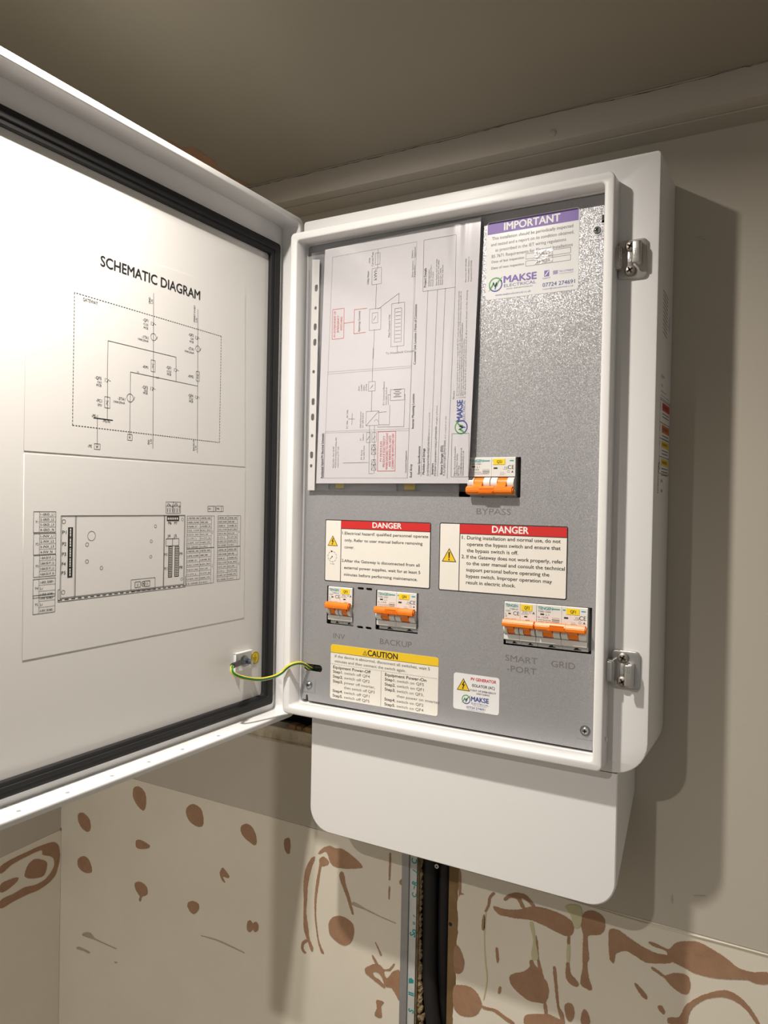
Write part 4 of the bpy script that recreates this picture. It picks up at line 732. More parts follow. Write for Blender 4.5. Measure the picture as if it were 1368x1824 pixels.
# ---- schematic film
s1 = plateYZ('schematic_sheet', m_door, [(-0.3238,0.2938),(-0.0345,0.2952),(-0.0395,0.4975),(-0.3240,0.4895)], SXP, SXP+0.0004); dsub(s1); s1['label']='printed film headed SCHEMATIC DIAGRAM on the open door'
pr = Print(onYZ(SXP+0.0004))
pr.text('SCHEMATIC DIAGRAM',-247.3,472.6,9.6,132.5,bold=0.016)
(a,b),(c_,d_),(e_,f_),(g_,h_) = S_RECT
pr.frame(a,320.2,-79.8,440.3,0.7,m_black,dash=3.2)
for P_,Q_ in S_L:
    pr.line(P_,Q_,0.55,m_softink)
pr.line((-252.8,329.4),(-230.3,329.4),0.9)
for (x,z),(hw,hh) in zip(S_B,((2.7,5.8),(2.4,5.2),(3.1,5.2),(2.9,2.9),(3.3,2.6))):
    pr.frame(x-hw,z-hh,x+hw,z+hh,0.45,m_softink); pr.line((x-hw*.4,z-hh*.4),(x+hw*.4,z+hh*.4),0.4); pr.line((x-hw*.5,z+hh*.4),(x+hw*.3,z-hh*.5),0.35)
for (x,z),rr in zip(S_C,(3.6,3.2,4.0)):
    pr.ring((x,z),rr,0.5,m_softink,0,0,360,22); pr.line((x+rr+0.4,z-1.8),(x+rr+1.8,z+1.8),0.4)
for x,z in S_X:
    pr.line((x-1.6,z+1.8),(x-1.6,z-1.8),0.45); pr.ring((x-0.2,z),1.6,0.4,m_black,0,-90,90,6); pr.line((x+0.8,z-1.6),(x+2.8,z+1.4),0.45); pr.line((x+3.2,z),(x+4.8,z),0.45)
T_ = (('-QF1','C125','MCB'),('-1TA1','100A:20mA'),('-QF2','C63','MCB'),('-2TA1','100A:20mA'),('-KM1',),('-QS1','C125','MCB'),('-KM2',),('-QF5','C63','MCB'),('-FC1','SPD'),('-3TA1','100A:20mA'),('-QF3','C63','MCB'),('-QF4','C125','MCB'),('-PE-1','-PE-N'))
for P_,L_ in zip(S_T,T_):
    for (x,z),t in zip(P_,L_):
        pr.text(t,x,z-1.3,2.7 if t.startswith('-') else 2.2,None,al='R',bold=0.006)
pr.text('GATEWAY',S_T[13][0][0],S_T[13][0][1]-2.0,3.0,16.5,bold=0.004)
pr.text('-PE',S_T[14][0][0],S_T[14][0][1]-1.4,2.7,None,al='R')
for P_,L_ in zip(S_T[15:],(('GRID','L,N'),('SMART-PORT','L,N'),('INV','L,N'),('BACKUP','L,N'))):
    (x,z)=P_[0]; pr.text(L_[0],x-1.2,z-2,2.3,None,rot=90,bold=0.004); pr.text(L_[1],x+1.9,z-1,2.3,None,rot=90)
pr.text('N',-201,379.5,2.0); pr.text('L,N',-176,378.0,2.0)
o=pr.build('printed_diagram'); dsub(o)
o.parent = s1
# ---- wiring film
s2 = plateYZ('wiring_sheet', m_door, [(-0.3225,0.1140),(-0.0318,0.1155),(-0.0340,0.2927),(-0.3235,0.2912)], SXP, SXP+0.0004); dsub(s2); s2['label']='printed film with a terminal wiring drawing on the open door'
pr = Print(onYZ(SXP+0.0004)); W_=W_O
x0,z1_=W_[0]; x1_,z0_=W_[2]
pr.frame(x0,163.4,x1_-0.8,238.0,0.55,m_softink); pr.frame(x0+1,164.2,x1_-1.8,237.2,0.3,m_softink)
for xx in (W_[4][0],W_[4][0]+1.0,W_[6][0],W_[6][0]+0.8): pr.line((xx,163.6),(xx,238.0),0.5,m_softink)
pr.line((W_[8][0],W_[8][1]),(W_[9][0],W_[9][1]),0.5); pr.line((W_[9][0],160.7),(W_[11][0],160.7),0.5); pr.line((W_[11][0],160.7),(W_[10][0],173),0.5); pr.line((W_[9][0],162.2),(W_[11][0],162.2),0.7,m_black,0,7); pr.line((W_[8][0],W_[8][1]),(x0,W_[8][1]),0.4)
for (x,z),rr in zip(W_C,(1.8,1.8,4.4,1.7,1.7,1.6,1.5,1.5,1.5,1.5,1.5)): pr.ring((x,z),rr,0.4,m_softink,0,0,360,18)
K=W_K
(a,b),(c_,d_)=K[0]; pr.rect(a,d_,c_,b,m_black)
for k in range(18): pr.rect(a+2.0,d_+1.4+(b-d_-2)*k/18,c_-2.0,d_+3.4+(b-d_-2)*k/18,m_label,1)
for k in range(1,5): pr.rect(a,d_+(b-d_)*k/5-0.6,c_,d_+(b-d_)*k/5+0.5,m_black,2)
(a,b),(c_,d_)=K[1]; pr.rect(a,d_,c_,b,m_black)
for k in range(6): pr.rect(a+1.2+(c_-a-2)*k/6,d_+1.4,a+2.8+(c_-a-2)*k/6,b-1.6,m_label,1)
for (a,b),(c_,d_) in K[2:4]:
    pr.rect(a,d_,c_,b,m_black)
    for k in range(17): pr.rect(a+1,d_+1+(b-d_-1)*k/17,(a+c_)/2-0.3,d_+2+(b-d_-1)*k/17,m_label,1); pr.rect((a+c_)/2+0.3,d_+1+(b-d_-1)*k/17,c_-1,d_+2+(b-d_-1)*k/17,m_label,1)
(a,b),(c_,d_)=K[4]; pr.frame(a,d_,c_,b,0.5); pr.line(((a+c_)/2,d_),((a+c_)/2,b),0.6)
(a,b),(c_,d_)=K[5]; pr.frame(a,d_,c_,b,0.45,m_softink)
pr.frame(a+5,d_+3.5,a+12,d_+9,0.5); pr.frame(c_-14,d_+3.5,c_-7,d_+9,0.5); pr.ring(((a+c_)/2,d_+6.5),2.4,0.5); pr.disc(((a+c_)/2,d_+6.5),1.0,m_softink); pr.ring((a+8.5,d_+6),1,0.3); pr.ring((c_-10.5,d_+6),1,0.3)
for (x,z),t in zip(W_P,('P1','P2','P3','P4','P5','P6','P7','J4','J5','P10','P9','P11','P8')): pr.text(t,x-0.5,z,3.0,4.2,bold=0.004)
def table(P_, rows, cols, names, head=None):
    (a,b),(c_,d_)=P_
    pr.frame(a,d_,c_,b,0.45,m_softink)
    for k in range(1,rows): pr.line((cols[0]*(c_-a)+a if cols else a, d_+(b-d_)*k/rows),(c_ if head!='R' else a+(c_-a)*0.88, d_+(b-d_)*k/rows),0.3,m_softink)
    for c in cols: pr.line((a+(c_-a)*c,d_),(a+(c_-a)*c,b),0.35,m_softink)
    return a,b,c_,d_
for i,(P_,n,L_) in enumerate(((W_TAB[0],4,('1-GRID_L1','2-GRID_L2','3-GRID_L3','4-GRID_N')),(W_TAB[1],4,('1-INV_L1','2-INV_L2','3-INV_L3','4-INV_N')),(W_TAB[2],4,('1-BACKUP_L1','2-BACKUP_L2','3-BACKUP_L3','4-BACKUP_N')),(W_TAB[3],3,('1-GRID_RS485+','2-/','3-GRID_RS485-')),(W_TAB[4],3,('1-INV_RS485+','2-/','3-INV_RS485-')))):
    a,b,c_,d_=table(P_,n,(0.26,),L_)
    pr.text('P%d'%(i+1),a+2.2,(b+d_)/2-1,2.2)
    for k,t in enumerate(L_): pr.text(t,a+(c_-a)*0.3,b-(b-d_)*(k+0.75)/n,2.1,None if t=='2-/' else min((c_-a)*0.62,len(t)*1.75),bold=0.004)
for i,(P_,tg,c1) in enumerate(((W_TAB[5],'P10',(0.47,0.89)),(W_TAB[6],'P11',(0.47,0.89)),(W_TAB[7],'P9',(0.43,0.86)),(W_TAB[8],'P8',(0.43,0.86)))):
    a,b,c_,d_=P_[0][0],P_[0][1],P_[1][0],P_[1][1]
    pr.frame(a,d_,c_,b,0.4,m_softink)
    for c in c1: pr.line((a+(c_-a)*c,d_),(a+(c_-a)*c,b),0.3,m_softink)
    for k in range(8):
        z=b-(b-d_)*(k+1)/8
        if k<7: pr.line((a,z),(a+(c_-a)*c1[1],z),0.3,m_softink)
        s1_='%d-%s'%(2*k+1,('METER_485','BMS_RS485','RS485_A1','DI_COM','DO1_NO','CT1_L','KM_12V','GND')[k]); s2_='%d-%s'%(2*k+2,('METER_GND','BMS_GND','RS485_B1','DI_IN1','DO1_COM','CT1_N','KM_CTL','NC')[k])
        pr.text(s1_,a+0.7,z+1.1,1.7,(c_-a)*c1[0]-2.5-(3 if k%3==2 else 0),bold=0.006); pr.text(s2_,a+(c_-a)*c1[0]+0.7,z+1.1,1.7,(c_-a)*(c1[1]-c1[0])-2.2-(4 if k%3==1 else 0),bold=0.006)
    pr.text(tg,a+(c_-a)*0.94+1,(b+d_)/2-2,1.8,None,rot=90)
a,b,c_,d_=W_TAB[9][0][0],W_TAB[9][0][1],W_TAB[9][1][0],W_TAB[9][1][1]; pr.frame(a,d_,c_,b,0.4); pr.line(((a+c_)/2,d_),((a+c_)/2,b),0.5); pr.line((a,b-4.5),(c_,b-4.5),0.35); pr.text('P6',a+2.5,b-3.6,2.3); pr.text('P7',(a+c_)/2+2.5,b-3.6,2.3)
for k in range(6):
    x=a+1.6+(c_-a)*k/6.2; pr.text(('485_A','485_B','GND')[k%3],x+1.5,d_+0.8,1.6,8.5,rot=90,bold=0.006)
for P_,t in ((W_TAB[10],'R+'),(W_TAB[11],'PE')):
    a,b,c_,d_=P_[0][0],P_[0][1],P_[1][0],P_[1][1]; pr.frame(a,d_,c_,b,0.45); pr.line((a+(c_-a)*0.75,d_),(a+(c_-a)*0.75,b),0.5); pr.text(t,a+1.5,(b+d_)/2-1.0,2.2,4,bold=0.01)
o=pr.build('printed_diagram'); o.parent=s2

# ---- earthing bracket, stud and sticker on the door
bx=SXP
br = bmesh.new(); add_box(br,bx-0.0003,bx+0.0014,-0.0500,-0.0185,0.0530,0.0758,0.0005,1)
add_box(br,bx,bx+0.0042,-0.0500,-0.0484,0.0530,0.0758,0.0005,1); add_box(br,bx,bx+0.0042,-0.0500,-0.0185,0.0742,0.0758,0.0005,1)
dsub(bm_obj('earth_bracket', br, m_powder, smooth=40))
sb = bmesh.new(); cyl(sb,(bx+0.0014,-0.0315,0.0640),'x',0.0068,0.0010,28); cyl(sb,(bx+0.0024,-0.0315,0.0640),'x',0.0052,0.0008,28)
cyl(sb,(bx+0.0032,-0.0315,0.0640),'x',0.0046,0.0042,6,mi=0); cyl(sb,(bx+0.0074,-0.0315,0.0640),'x',0.0024,0.0065,16)
for k in range(5): cyl(sb,(bx+0.0082+k*0.0012,-0.0315,0.0640),'x',0.0027,0.0006,16)
stud_=dsub(bm_obj('earth_stud', sb, m_zinc, smooth=40)); 
sb = bmesh.new(); cyl(sb,(bx+0.0074,-0.0315,0.0640),'x',0.0038,0.0016,6); o=bm_obj('lock_nut', sb, m_zincblue, smooth=40); o.parent=stud_
es = bmesh.new(); cyl(es,(bx-0.0002,-0.0095,0.0640),'x',0.0078,0.0004,36); es_=dsub(bm_obj('earth_sticker', es, m_yellow2)); es_['label']='round yellow sticker with the earth symbol'
pr = Print(onYZ(bx+0.0002)); cx_,cz_=-9.5,64.0
pr.ring((cx_,cz_),6.8,0.5,m_black,0,0,360,30); pr.line((cx_,cz_+4.6),(cx_,cz_+0.3),0.6); pr.line((cx_-3.6,cz_),(cx_+3.6,cz_),0.6); pr.line((cx_-2.4,cz_-1.9),(cx_+2.4,cz_-1.9),0.6); pr.line((cx_-1.2,cz_-3.7),(cx_+1.2,cz_-3.7),0.6)
o=pr.build('earth_symbol'); o.parent=es_

# ================================================================ earth wire
wt = empty('earth_wire',(-0.03,-0.0315,0.064)); tag(wt,'green and yellow earth wire looping from the open door into the cabinet','wire')
def wsub(o): o.parent=wt; o.location = -Vector(wt.location); return o
P = catmull([(-0.024,-0.0560,0.0655),(-0.0195,-0.0672,0.0668),(-0.0165,-0.0738,0.0650),(-0.0135,-0.0748,0.0602),(-0.010,-0.0655,0.0545),(-0.006,-0.0480,0.0490),(-0.003,-0.0340,0.0468),(0.0,-0.0170,0.0470),(0.0040,-0.0080,0.0505),(0.0085,-0.0045,0.0560),(0.0135,-0.0010,0.0600),(0.0180,0.0080,0.0610),(0.0200,0.0170,0.0575),(0.0215,0.0260,0.0520),(0.0225,0.0400,0.0465)],6)
bm = bmesh.new(); tube(bm,P,0.0021,16,stripe=(1,2,3),up0=Vector((1,0,0.25)))
wsub(bm_obj('insulation', bm, [m_wire,m_wireg]))
bm = bmesh.new(); tube(bm,catmull([(-0.0285,-0.0400,0.0648),(-0.0262,-0.0480,0.0655),(-0.0235,-0.0565,0.0660),(-0.0190,-0.0680,0.0670),(-0.0180,-0.0705,0.0666)],5),0.0031,16)
wsub(bm_obj('heat_shrink', bm, m_heat))
bm = bmesh.new(); cyl(bm,(-0.0318,-0.0315,0.0640),'x',0.0056,0.0012,20); add_box(bm,-0.0316,-0.0290,-0.0415,-0.0330,0.0618,0.0672,0.0006,1)
wsub(bm_obj('ring_lug', bm, m_zinc, smooth=40))
bm = bmesh.new(); tube(bm,catmull([(0.0245,0.0330,0.0525),(0.0300,0.0335,0.0530),(0.0365,0.034,0.0535)],4),0.0036,14)
wsub(bm_obj('cable_end_sleeve', bm, m_heat))

# ================================================================ breakers
F0 = 0.0228
def breaker(x0, pw, n, z0, up, label, tag_t, kind, stick_x, lines, bar_over=-1.5):
    """front at F0, 45 mm window, pole width pw (mm)"""
    Wt = pw*n
    t = empty('circuit_breaker',(x0*MM,F0,z0*MM)); tag(t,label,'circuit breaker')
    def prism(bm, prof, xa, xb, mi=0, bev=0):
        A=[bm.verts.new((xa*MM,p[0]*MM,p[1]*MM)) for p in prof]; B=[bm.verts.new((xb*MM,p[0]*MM,p[1]*MM)) for p in prof]
        fs=[bm.faces.new(A),bm.faces.new(B)]+[bm.faces.new((A[i],A[(i+1)%len(A)],B[(i+1)%len(A)],B[i])) for i in range(len(A))]
        for fc in fs: fc.material_index=mi
    for k in range(n):
        bm = bmesh.new()
        prism(bm,[(0,44.2),(0.8,45),(50,45),(50,0),(6.5,0),(6.5,5.0),(0.6,5.0),(0,5.6),(0,10.6),(3.5,11.2),(3.5,24.0),(0,24.6)],k*pw+0.12,(k+1)*pw-0.12)
        o = bm_obj('pole_module', bm, m_brkwht, t)
        # rocker surround
        tw_ = pw*0.40 if kind=='big' else pw*0.44; xa=k*pw+(pw-tw_)/2; xb=xa+tw_
        bm = bmesh.new()
        for a_,b_ in ((k*pw+0.6,xa-0.3),(xb+0.3,(k+1)*pw-0.6)):
            arc=[(3.2-7.0*math.sin(math.radians(t_)),17.4+6.6*math.cos(math.radians(t_))) for t_ in range(0,181,18)]
            prism(bm,arc+[(3.6,10.8),(3.6,24.0)],a_,b_)
        o=bm_obj('rocker_guard', bm, m_brkwht, t, smooth=30)
        bm = bmesh.new()
        arc=[(3.2-6.0*math.sin(math.radians(t_)),17.4+6.0*math.cos(math.radians(t_))) for t_ in range(0,181,18)]
        prism(bm,arc+[(3.6,11.4),(3.6,23.4)],xa,xb)
        if up: prism(bm,[(-1,15.5),(-4.4,17.5),(-7.5,21),(-6,25),(-3,24.5),(-1,22)],xa+0.4,xb-0.4)
        else:  prism(bm,[(-1,19.5),(-4.4,17.5),(-7.5,13.5),(-6,9.5),(-3,10.5),(-1,13)],xa+0.4,xb-0.4)
        bm_obj('toggle', bm, m_orange, t, smooth=25)
    bm = bmesh.new()
    zc = 23.6 if up else 9.3
    if up: prof=[(-9.8,zc-3.2),(-10.2,zc+0.8),(-8.2,zc+3.8),(-4.5,zc+4.2),(-2.0,zc+2.6),(-2.4,zc-2.6),(-5,zc-4.2)]
    else:  prof=[(-9.8,zc+3.2),(-10.2,zc-0.8),(-8.2,zc-3.6),(-4.5,zc-4.0),(-2.0,zc-1.8),(-2.4,zc+3.4),(-5,zc+4.8)]
    prism(bm,prof,-bar_over,Wt-0.2)
    cyl(bm,((Wt-0.4)*MM,-0.0062,(zc+0.2)*MM),'x',0.0026,0.0012,12)
    bmesh.ops.bevel(bm,geom=[e for e in bm.edges if e.calc_length()>0.012],offset=0.0006,segments=2,affect='EDGES')
    hb=bm_obj('handle_bar', bm, m_orange, t, smooth=35)
    if kind=='big':
        bm = bmesh.new(); prism(bm,[(p[0]*1.03-0.15,zc+(p[1]-zc)*1.05) for p in prof],Wt*0.30,Wt*0.62); g_=bm_obj('grip', bm, m_orange, hb, smooth=35)
        bm = bmesh.new()
        for k in range(5): add_box(bm,Wt*0.32*MM,Wt*0.60*MM,-0.01085,-0.0102,(zc-2.6+k*1.15)*MM,(zc-2.1+k*1.15)*MM)
        bm_obj('grip_rib', bm, m_orange, hb)
    # lettering and yellow tag
    pr = Print(lambda u_,v_,l:(u_*MM,-0.00012-l*0.00008,v_*MM))
    big = kind=='big'
    pr.text('TENGEN',1.4,39.8,2.9,13.5 if not big else 15.5,m=m_teal,bold=0.022)
    if big: pr.rect(pw*0.64,40.6,pw*0.93,41.7,m_teal); pr.rect(pw+1.2,40.6,pw+4,41.7,m_teal); pr.rect(pw+pw*0.76,40.6,pw+pw*0.93,41.7,m_teal)
    for s_,uu,vv,hh,ww in lines: pr.text(s_,uu,vv,hh,ww,m=m_softink,bold=0.006)
    ex = (n-1)*pw
    if big:
        pr.rect(4,34.2,8,35.7,m_black); pr.rect(ex+2.5,32.5,ex+6.8,34.2,m_black)
        pr.text('CE',ex+pw-8.2,32.4,4.0,6.8,m=m_black); pr.text('PGS',ex+pw*0.55,33.0,1.9,4.6,m=m_softink); pr.line((ex+pw*0.48,32.3),(ex+pw*0.68,32.3),0.25)
        pr.ring((ex+pw-7.4,29.8),1.2,0.25,m_softink); pr.face([(ex+pw-4.4,28.7),(ex+pw-1.8,28.7),(ex+pw-3.1,31)],m_softink)
        for k in range(3): pr.line((ex+pw*0.38+k*1.6,29.5),(ex+pw*0.38+k*1.6+0.8,28.3),0.25); pr.line((ex+pw*0.38+k*1.6,25.6),(ex+pw*0.38+k*1.6,26.9),0.25)
        pr.line((ex+pw*0.36,27.4),(ex+pw*0.60,27.4),0.2)
        pr.line((pw*0.62,32.0),(pw*0.92,32.0),0.25,m_softink); pr.line((pw*0.62,30.2),(pw*0.92,30.2),0.8,m_softink); pr.line((pw*0.62,28.6),(pw*0.92,28.6),0.6,m_softink)
    else:
        pr.text('CE',10.0,31.4,3.9,6.6,m=m_black); pr.rect(4.6,32.0,7.4,33.4,m_black); pr.rect(ex+4.5,30.2,ex+7.8,31.6,m_black)
        pr.text('PGS 10',ex+3,34.4,1.8,9,m=m_softink); pr.face([(ex+13,34.2),(ex+16,34.2),(ex+14.5,36.6)],m_softink); pr.line((ex+1,33.5),(ex+9,33.5),0.3)
        for k in range(2): pr.line((ex+7+k*2,28.4),(ex+7.6+k*2,25.6),0.3)
        pr.line((ex+6.4,27.2),(ex+10.5,27.2),0.2)
    pr.build('lettering', t)
    bm = bmesh.new(); add_box(bm,stick_x*MM,(stick_x+(11.8 if not big else 13.2))*MM,-0.00045,0,0.0372,0.0432); ys=bm_obj('yellow_tag', bm, m_yellow2, t)
    pr = Print(lambda u_,v_,l:(u_*MM,-0.0006,v_*MM)); pr.text(tag_t,stick_x+(3.6 if not big else 4.2),38.7,3.0,5.6,bold=0.004); pr.build('tag_text', ys)
    # marks on the lower step
    pr = Print(lambda u_,v_,l:(u_*MM,0.0063,v_*MM))
    for k in range(n): pr.face([(k*pw+pw*.42,0.6),(k*pw+pw*.5,3.0),(k*pw+pw*.60,3.2),(k*pw+pw*.62,1.8),(k*pw+pw*.72,1.4),(k*pw+pw*.72,0.8)],m_black)
    pr.build('lower_marking', t)
    return t
small = (('TGB4-63',6.0,36.9,1.6,9),('C63',1.6,34.6,1.9,5),('L',1.4,31.4,1.6,1.6),('N',1.4,29.0,1.6,1.6),('230V~6000A',1.6,26.3,1.5,12))
bigl  = (('TGB5-125H',1.6,37.0,1.7,13),('L I',10,33.8,1.7,3),('Ie 125A',1.6,31.0,1.8,11),('Ui 690V Uimp 6kV 50Hz',1.6,28.6,1.1,13.5),('AC400V 10kA IEC60947-2',1.6,26.7,1.1,22))
breaker(48.4,16.9,2,109.3,True,'small two-pole breaker above the INV marking, handle up','QF3','small',18.2,small)
breaker(115.8,25.6,2,109.3,True,'wide two-pole breaker above the BACKUP marking, handle up','QF4','big',28.8,bigl)
breaker(270.8,17.5,2,108.9,True,'small two-pole breaker above the SMART-PORT marking, handle up','QF2','small',18.6,small)
breaker(306.0,26.2,2,108.9,True,'wide two-pole breaker above the GRID marking, handle up','QF1','big',31.0,bigl)
breaker(226.6,26.6,2,261.0,False,'wide two-pole bypass breaker above the BYPASS marking, handle down','QS1','big',28.5,bigl)

# ================================================================ document in its plastic sleeve
doc = plateXZ('document', m_paper, [(0.0304,0.2774),(0.2284,0.2780),(0.2371,0.5618),(0.0372,0.5568)], 0.0192,0.0194)
tag(doc,'sheet of white paper with a circuit diagram printed sideways, inside the plastic sleeve','document')
pr = Print(onXZ(0.0192)); K_=m_softink
def quad(P_,w_=0.4,m=K_,dash=None):
    (a,b),(c_,d_)=P_[0],P_[1]; pr.frame(min(a,c_),min(b,d_),max(a,c_),max(b,d_),w_,m,0,dash)
R4=P_RECT
for i in range(4): pr.line(R4[i],R4[(i+1)%4],0.45,K_,0,1.6)
for P_ in P_DIV: pr.line(P_[0],P_[1],0.4,K_,0,1.6)
pr.line((154.5,283.7),(158.5,541.0),0.3,K_,0,1.6)
for P_ in P_L: pr.line(P_[0],P_[1],0.45,K_)
for P_ in P_BX: quad(P_)
for P_ in P_TL[1:]: pr.line(P_[0],P_[1],0.4,K_)
for P_ in P_TL[:1]: pr.line(P_[0],P_[1],0.4,K_)
for P_ in P_RB: quad(P_,0.7,m_redline)
for P_ in P_RL: pr.line(P_[0],P_[1],0.7,m_redline)
(a,b),(c_,d_)=P_BX[7]; pr.line((min(a,c_),min(b,d_)),(max(a,c_),max(b,d_)),0.4)
pr.ring(((a+c_)/2+5,(b+d_)/2-4),2.4,0.35,K_,0,0,180,8)
(a,b),(c_,d_)=P_BX[5]
for k in range(1,9): pr.line((min(a,c_)+1,b+(d_-b)*k/9),(max(a,c_)-1,b+(d_-b)*k/9),0.4)
(a,b),(c_,d_)=P_BX[8]
for k in range(5): pr.line((min(a,c_)+4+(k%2)*2,min(b,d_)+4+k*2),(max(a,c_)-4-(k%2)*2,min(b,d_)+4+k*2),0.6)
for i in (11,12,13,14):
    (a,b),(c_,d_)=P_BX[i]; lo,hi=min(b,d_),max(b,d_); pr.line((min(a,c_),lo),((a+c_)/2,hi),0.4); pr.line(((a+c_)/2,hi),(max(a,c_),lo),0.4)
for i in (6,9,10,3): 
    (a,b),(c_,d_)=P_BX[i]; pr.line(((a+c_)/2-2,min(b,d_)+3),((a+c_)/2+1.5,max(b,d_)-4),0.5)
def vt(t,P_,h,m=K_,bold=0.01,dx=0,frac=1.0):
    """vertical text reading upwards from P_[0] to the height of P_[1]"""
    (a,b),(c_,d_)=P_[0],P_[1]; pr.text(t,a+dx,b,h,abs(d_-b)*frac,rot=90,m=m,bold=bold)
T=P_T
vt('Residential Hybrid PV Electrical Schematic',T['title'],3.2,m_black,0.02); pr.line((T['title'][0][0]+0.9,T['title'][0][1]),(T['title'][0][0]+0.9,T['title'][1][1]),0.4,m_black)
vt('Roof Array',T['roof'],2.9,m_black,0.015); vt('Customers Equipment',T['cust'],2.2,m_black,0.01); vt('Inverter Mounting Location',T['inv'],2.9,m_black,0.015); vt('Consumer Unit Location / Point of Connection',T['cons'],2.9,m_black,0.015)
vt('System Specifications',T['spec'],2.8,m_black,0.015); vt('Modules and Strings',T['mod'],2.8,m_black,0.015); vt('Inverters',T['invs'],2.8,m_black,0.015); vt('Battery Storage (ESS)',T['bat'],2.8,m_black,0.015)
for k,(t,w_) in enumerate((('PV MODULES',0.55),('PRODUCE ELECTRICITY',0.85),('WHEN EXPOSED TO DAYLIGHT',1.0),('AND INDIVIDUAL UNITS',0.85),('CANNOT BE SWITCHED OFF',0.95))):
    (a,b),(c_,d_)=P_RB[1]; L_=abs(d_-b)-3; pr.text(t,min(a,c_)+5.6+k*3.9,(b+d_)/2,2.6,L_*w_,rot=90,al='C',m=m_redline,bold=0.015)
for k,(t,w_) in enumerate((('PV SYSTEM POINT OF',0.95),('EMERGENCY',0.62),('SWITCHING',0.5))):
    (a,b),(c_,d_)=P_RB[0]; L_=abs(d_-b)-3; pr.text(t,min(a,c_)+4.8+k*4.6,(b+d_)/2,2.6,L_*w_,rot=90,al='C',m=m_redline,bold=0.015)
vt('Sigenergy Gateway',T['gw'],2.6,m_black,0.006); vt('Utility Meter',T['um'],2.4); vt('100A',T['f1'],2.2,dx=-1); vt('Cut-out Fuse',T['f2'],2.4)
vt('Main Consumer Unit',T['cu'],2.4); pr.text('To Household Circuits',T['hh'][0][0],T['hh'][0][1],2.4,36,m=K_)
vt('Project Details',T['pd'],2.8,m_black,0.015)
pr.text('kWh',P_BX[1][1][0]-6,min(P_BX[1][0][1],P_BX[1][1][1])+5,4,12,rot=90,m=m_black)
def para(P_,lines_,h,m=K_):
    (a,b),(c_,d_)=P_[0],P_[1]; n_=len(lines_); L_=abs(d_-b)
    for k,(t,fr) in enumerate(lines_): pr.text(t,a+(c_-a)*k/max(1,n_-1),min(b,d_),h,L_*fr,rot=90,m=m,bold=0.004)
para(T['iso'],(('63A AC',.6),('Lockable',.8),('Isolator',.7),('(2 Pole)',.8)),2.0); para(T['hy'],(('Hybrid Inverter',1),('See table below',.9)),2.1)
para(T['dcb'],(('DC Connected Battery',1),('See table below',.75)),2.1); para(T['pv'],(('PV Array',.7),('See table below',1)),2.1); para(T['dci'],(('DC',.3),('Isolators',1)),2.1)
para(T['fc'],(('Fixed Cable - 4mm\u00b2 BS EN',.7),('H1Z2Z2-K mounted in trunking, with',1),('connectors as PV only',.7)),2.0); vt('DC Side    AC Side',T['bus'],2.2)
para(T['me'],(('Meter Operators',1),('Equipment',.7)),1.9,m_black); para(T['dn'],(('DNOs',.7),('Equipment',1)),1.9,m_black)
para(T['mod2'],(('12 x 450W Energy Module all black, series wired',.62),('x2 Two Strings: Voc Max Voltage at min temp 540V DC, Isc current 14.2A',1)),1.6)
para(T['inv2'],(('Manufacturer: Sigenergy Inverter(s): 1 x Sigenstor EC',.7),('12.0SP rated AC output 12kW single phase',1)),1.6)
para(T['bat2'],(('3 x Sigenergy SigenStor',.6),('Total usable capacity: 26.3kWh, DC coupled on site',1)),1.6)
para(T['det'],(('Client Name: Installation Address',.6),('Address: Hamilton Place',.75),('Postcode: not given',.5),('',.1),('Meter Number: NOT SPECIFIED',.95),('System Ref: NOT SPECIFIED',.9),('System Size: 5.4kWp',.6),('Number Phases: single phase',.7)),1.6)
para(T['vers'],(('Date of issue: NOT SPECIFIED',.95),('Version number: Version 1.0',1),('Prepared by: NOT STATED',.85)),1.6,m_black)
para(T['adr'],(('Makse Electrical & Renewables',1),('2 Burnes House Gardens',.75),('SE7 7 WQ',.35),('contact@makseelectrical.co.uk',.95),('www.makseelectrical.co.uk',.85)),1.8,m_black)
vt('Notes',T['nt'],2.2)
for k,(t,fr) in enumerate((('1. All wiring and equipment as shown to comply with BS 7671 and local supply network rules and the manual',1),('2. Photovoltaic array to be installed in accordance with the Installation of Photovoltaic Systems handbook',1),('3. Hybrid inverter type tested to Engineering Recommendation G98/G99 and labelled',.7),('4. All DC cables are double insulated and kept at the point of isolation',.55),('5. All labels fixed at the point of isolation and at all positions shown on the drawing',1))):
    a=T['n1'][0][0]+(T['n5'][0][0]-T['n1'][0][0])*k/4; pr.text(t,a,T['n1'][0][1],1.7,(T['n1'][1][1]-T['n1'][0][1])*fr,rot=90,m=K_,bold=0.004)
lx,lz=T['logo'][0]; logo(pr,lx,lz,7.0,rot=90); 
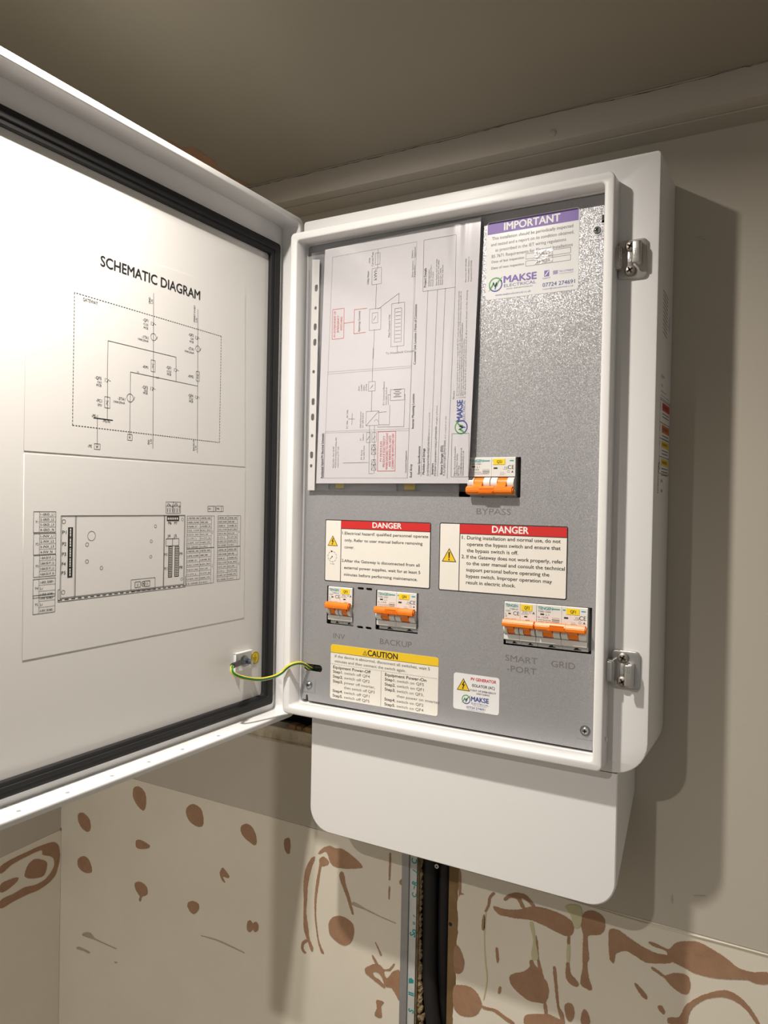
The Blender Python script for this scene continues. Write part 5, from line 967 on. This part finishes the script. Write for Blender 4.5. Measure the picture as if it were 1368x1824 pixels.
(a,b),(c_,d_)=T['mk']; pr.text('MAKSE',a,b,6.6,abs(d_-b),rot=90,m=m_navy,bold=0.03); (a,b),(c_,d_)=T['el']; pr.text('ELECTRICAL',a+0.6,b,2.6,abs(d_-b),rot=90,m=m_navy)
pr.build('printed_diagram', doc)
# sleeve
slv = empty('plastic_sleeve',(0.126,0.0180,0.2690)); tag(slv,'clear plastic punched sleeve holding the printed sheet inside the cabinet','plastic sleeve')
def ssub(o): o.parent = slv; o.location = -Vector(slv.location); return o
bm = bmesh.new(); nx,nz=110,40; G=[]
for j in range(nz+1):
    tz=j/nz; row=[]
    for i in range(nx+1):
        tx=i/nx; x = 0.0182+(0.2326+0.0046*tz-0.0182)*tx; z = 0.2690+(0.2860+0.0062*tx)*tz
        xr_=(x-0.0046*tz)/0.2326
        y = 0.0184 - 0.0010*math.exp(-((xr_-0.870)/0.026)**2)*(0.15+0.85*tz) - 0.0006*math.exp(-((xr_-0.925)/0.016)**2) \
            - 0.0009*math.exp(-(((xr_-0.45)/0.25)**2+((tz-0.12)/0.10)**2)) + 0.0004*math.sin(9*tx+4*tz)*math.sin(7*tz)
        if tz<0.03: y += 0.0006
        row.append(bm.verts.new((x,y,z)))
    G.append(row)
for j in range(nz):
    for i in range(nx): bm.faces.new((G[j][i],G[j][i+1],G[j+1][i+1],G[j+1][i])).smooth=True
ssub(bm_obj('front_film', bm, m_film))
bm = bmesh.new(); vs=[bm.verts.new(p) for p in ((0.0182,0.0200,0.2690),(0.2326,0.0200,0.2690),(0.2372,0.0200,0.5612),(0.0182,0.0200,0.5550))]; bm.faces.new(vs); ssub(bm_obj('back_film', bm, m_film))
hl = []
for i,(x,z) in enumerate(SHOLES):
    if i in (1,4,7,9): hl.append([(x*MM+0.0019*math.cos(a),z*MM+0.0021*math.sin(a)) for a in [2*math.pi*k/14 for k in range(14)]])
    else: hl.append(rrect(x*MM-0.0022,z*MM-0.0042,x*MM+0.0022,z*MM+0.0042,0.0021,4))
strip = plateXZ('punched_strip', m_strip, [(0.0178,0.2690),(0.0278,0.2690),(0.0292,0.5465),(0.0187,0.5480)], 0.0196,0.0199, holes=hl); ssub(strip)
strip['label']='milky margin strip with punched holes'
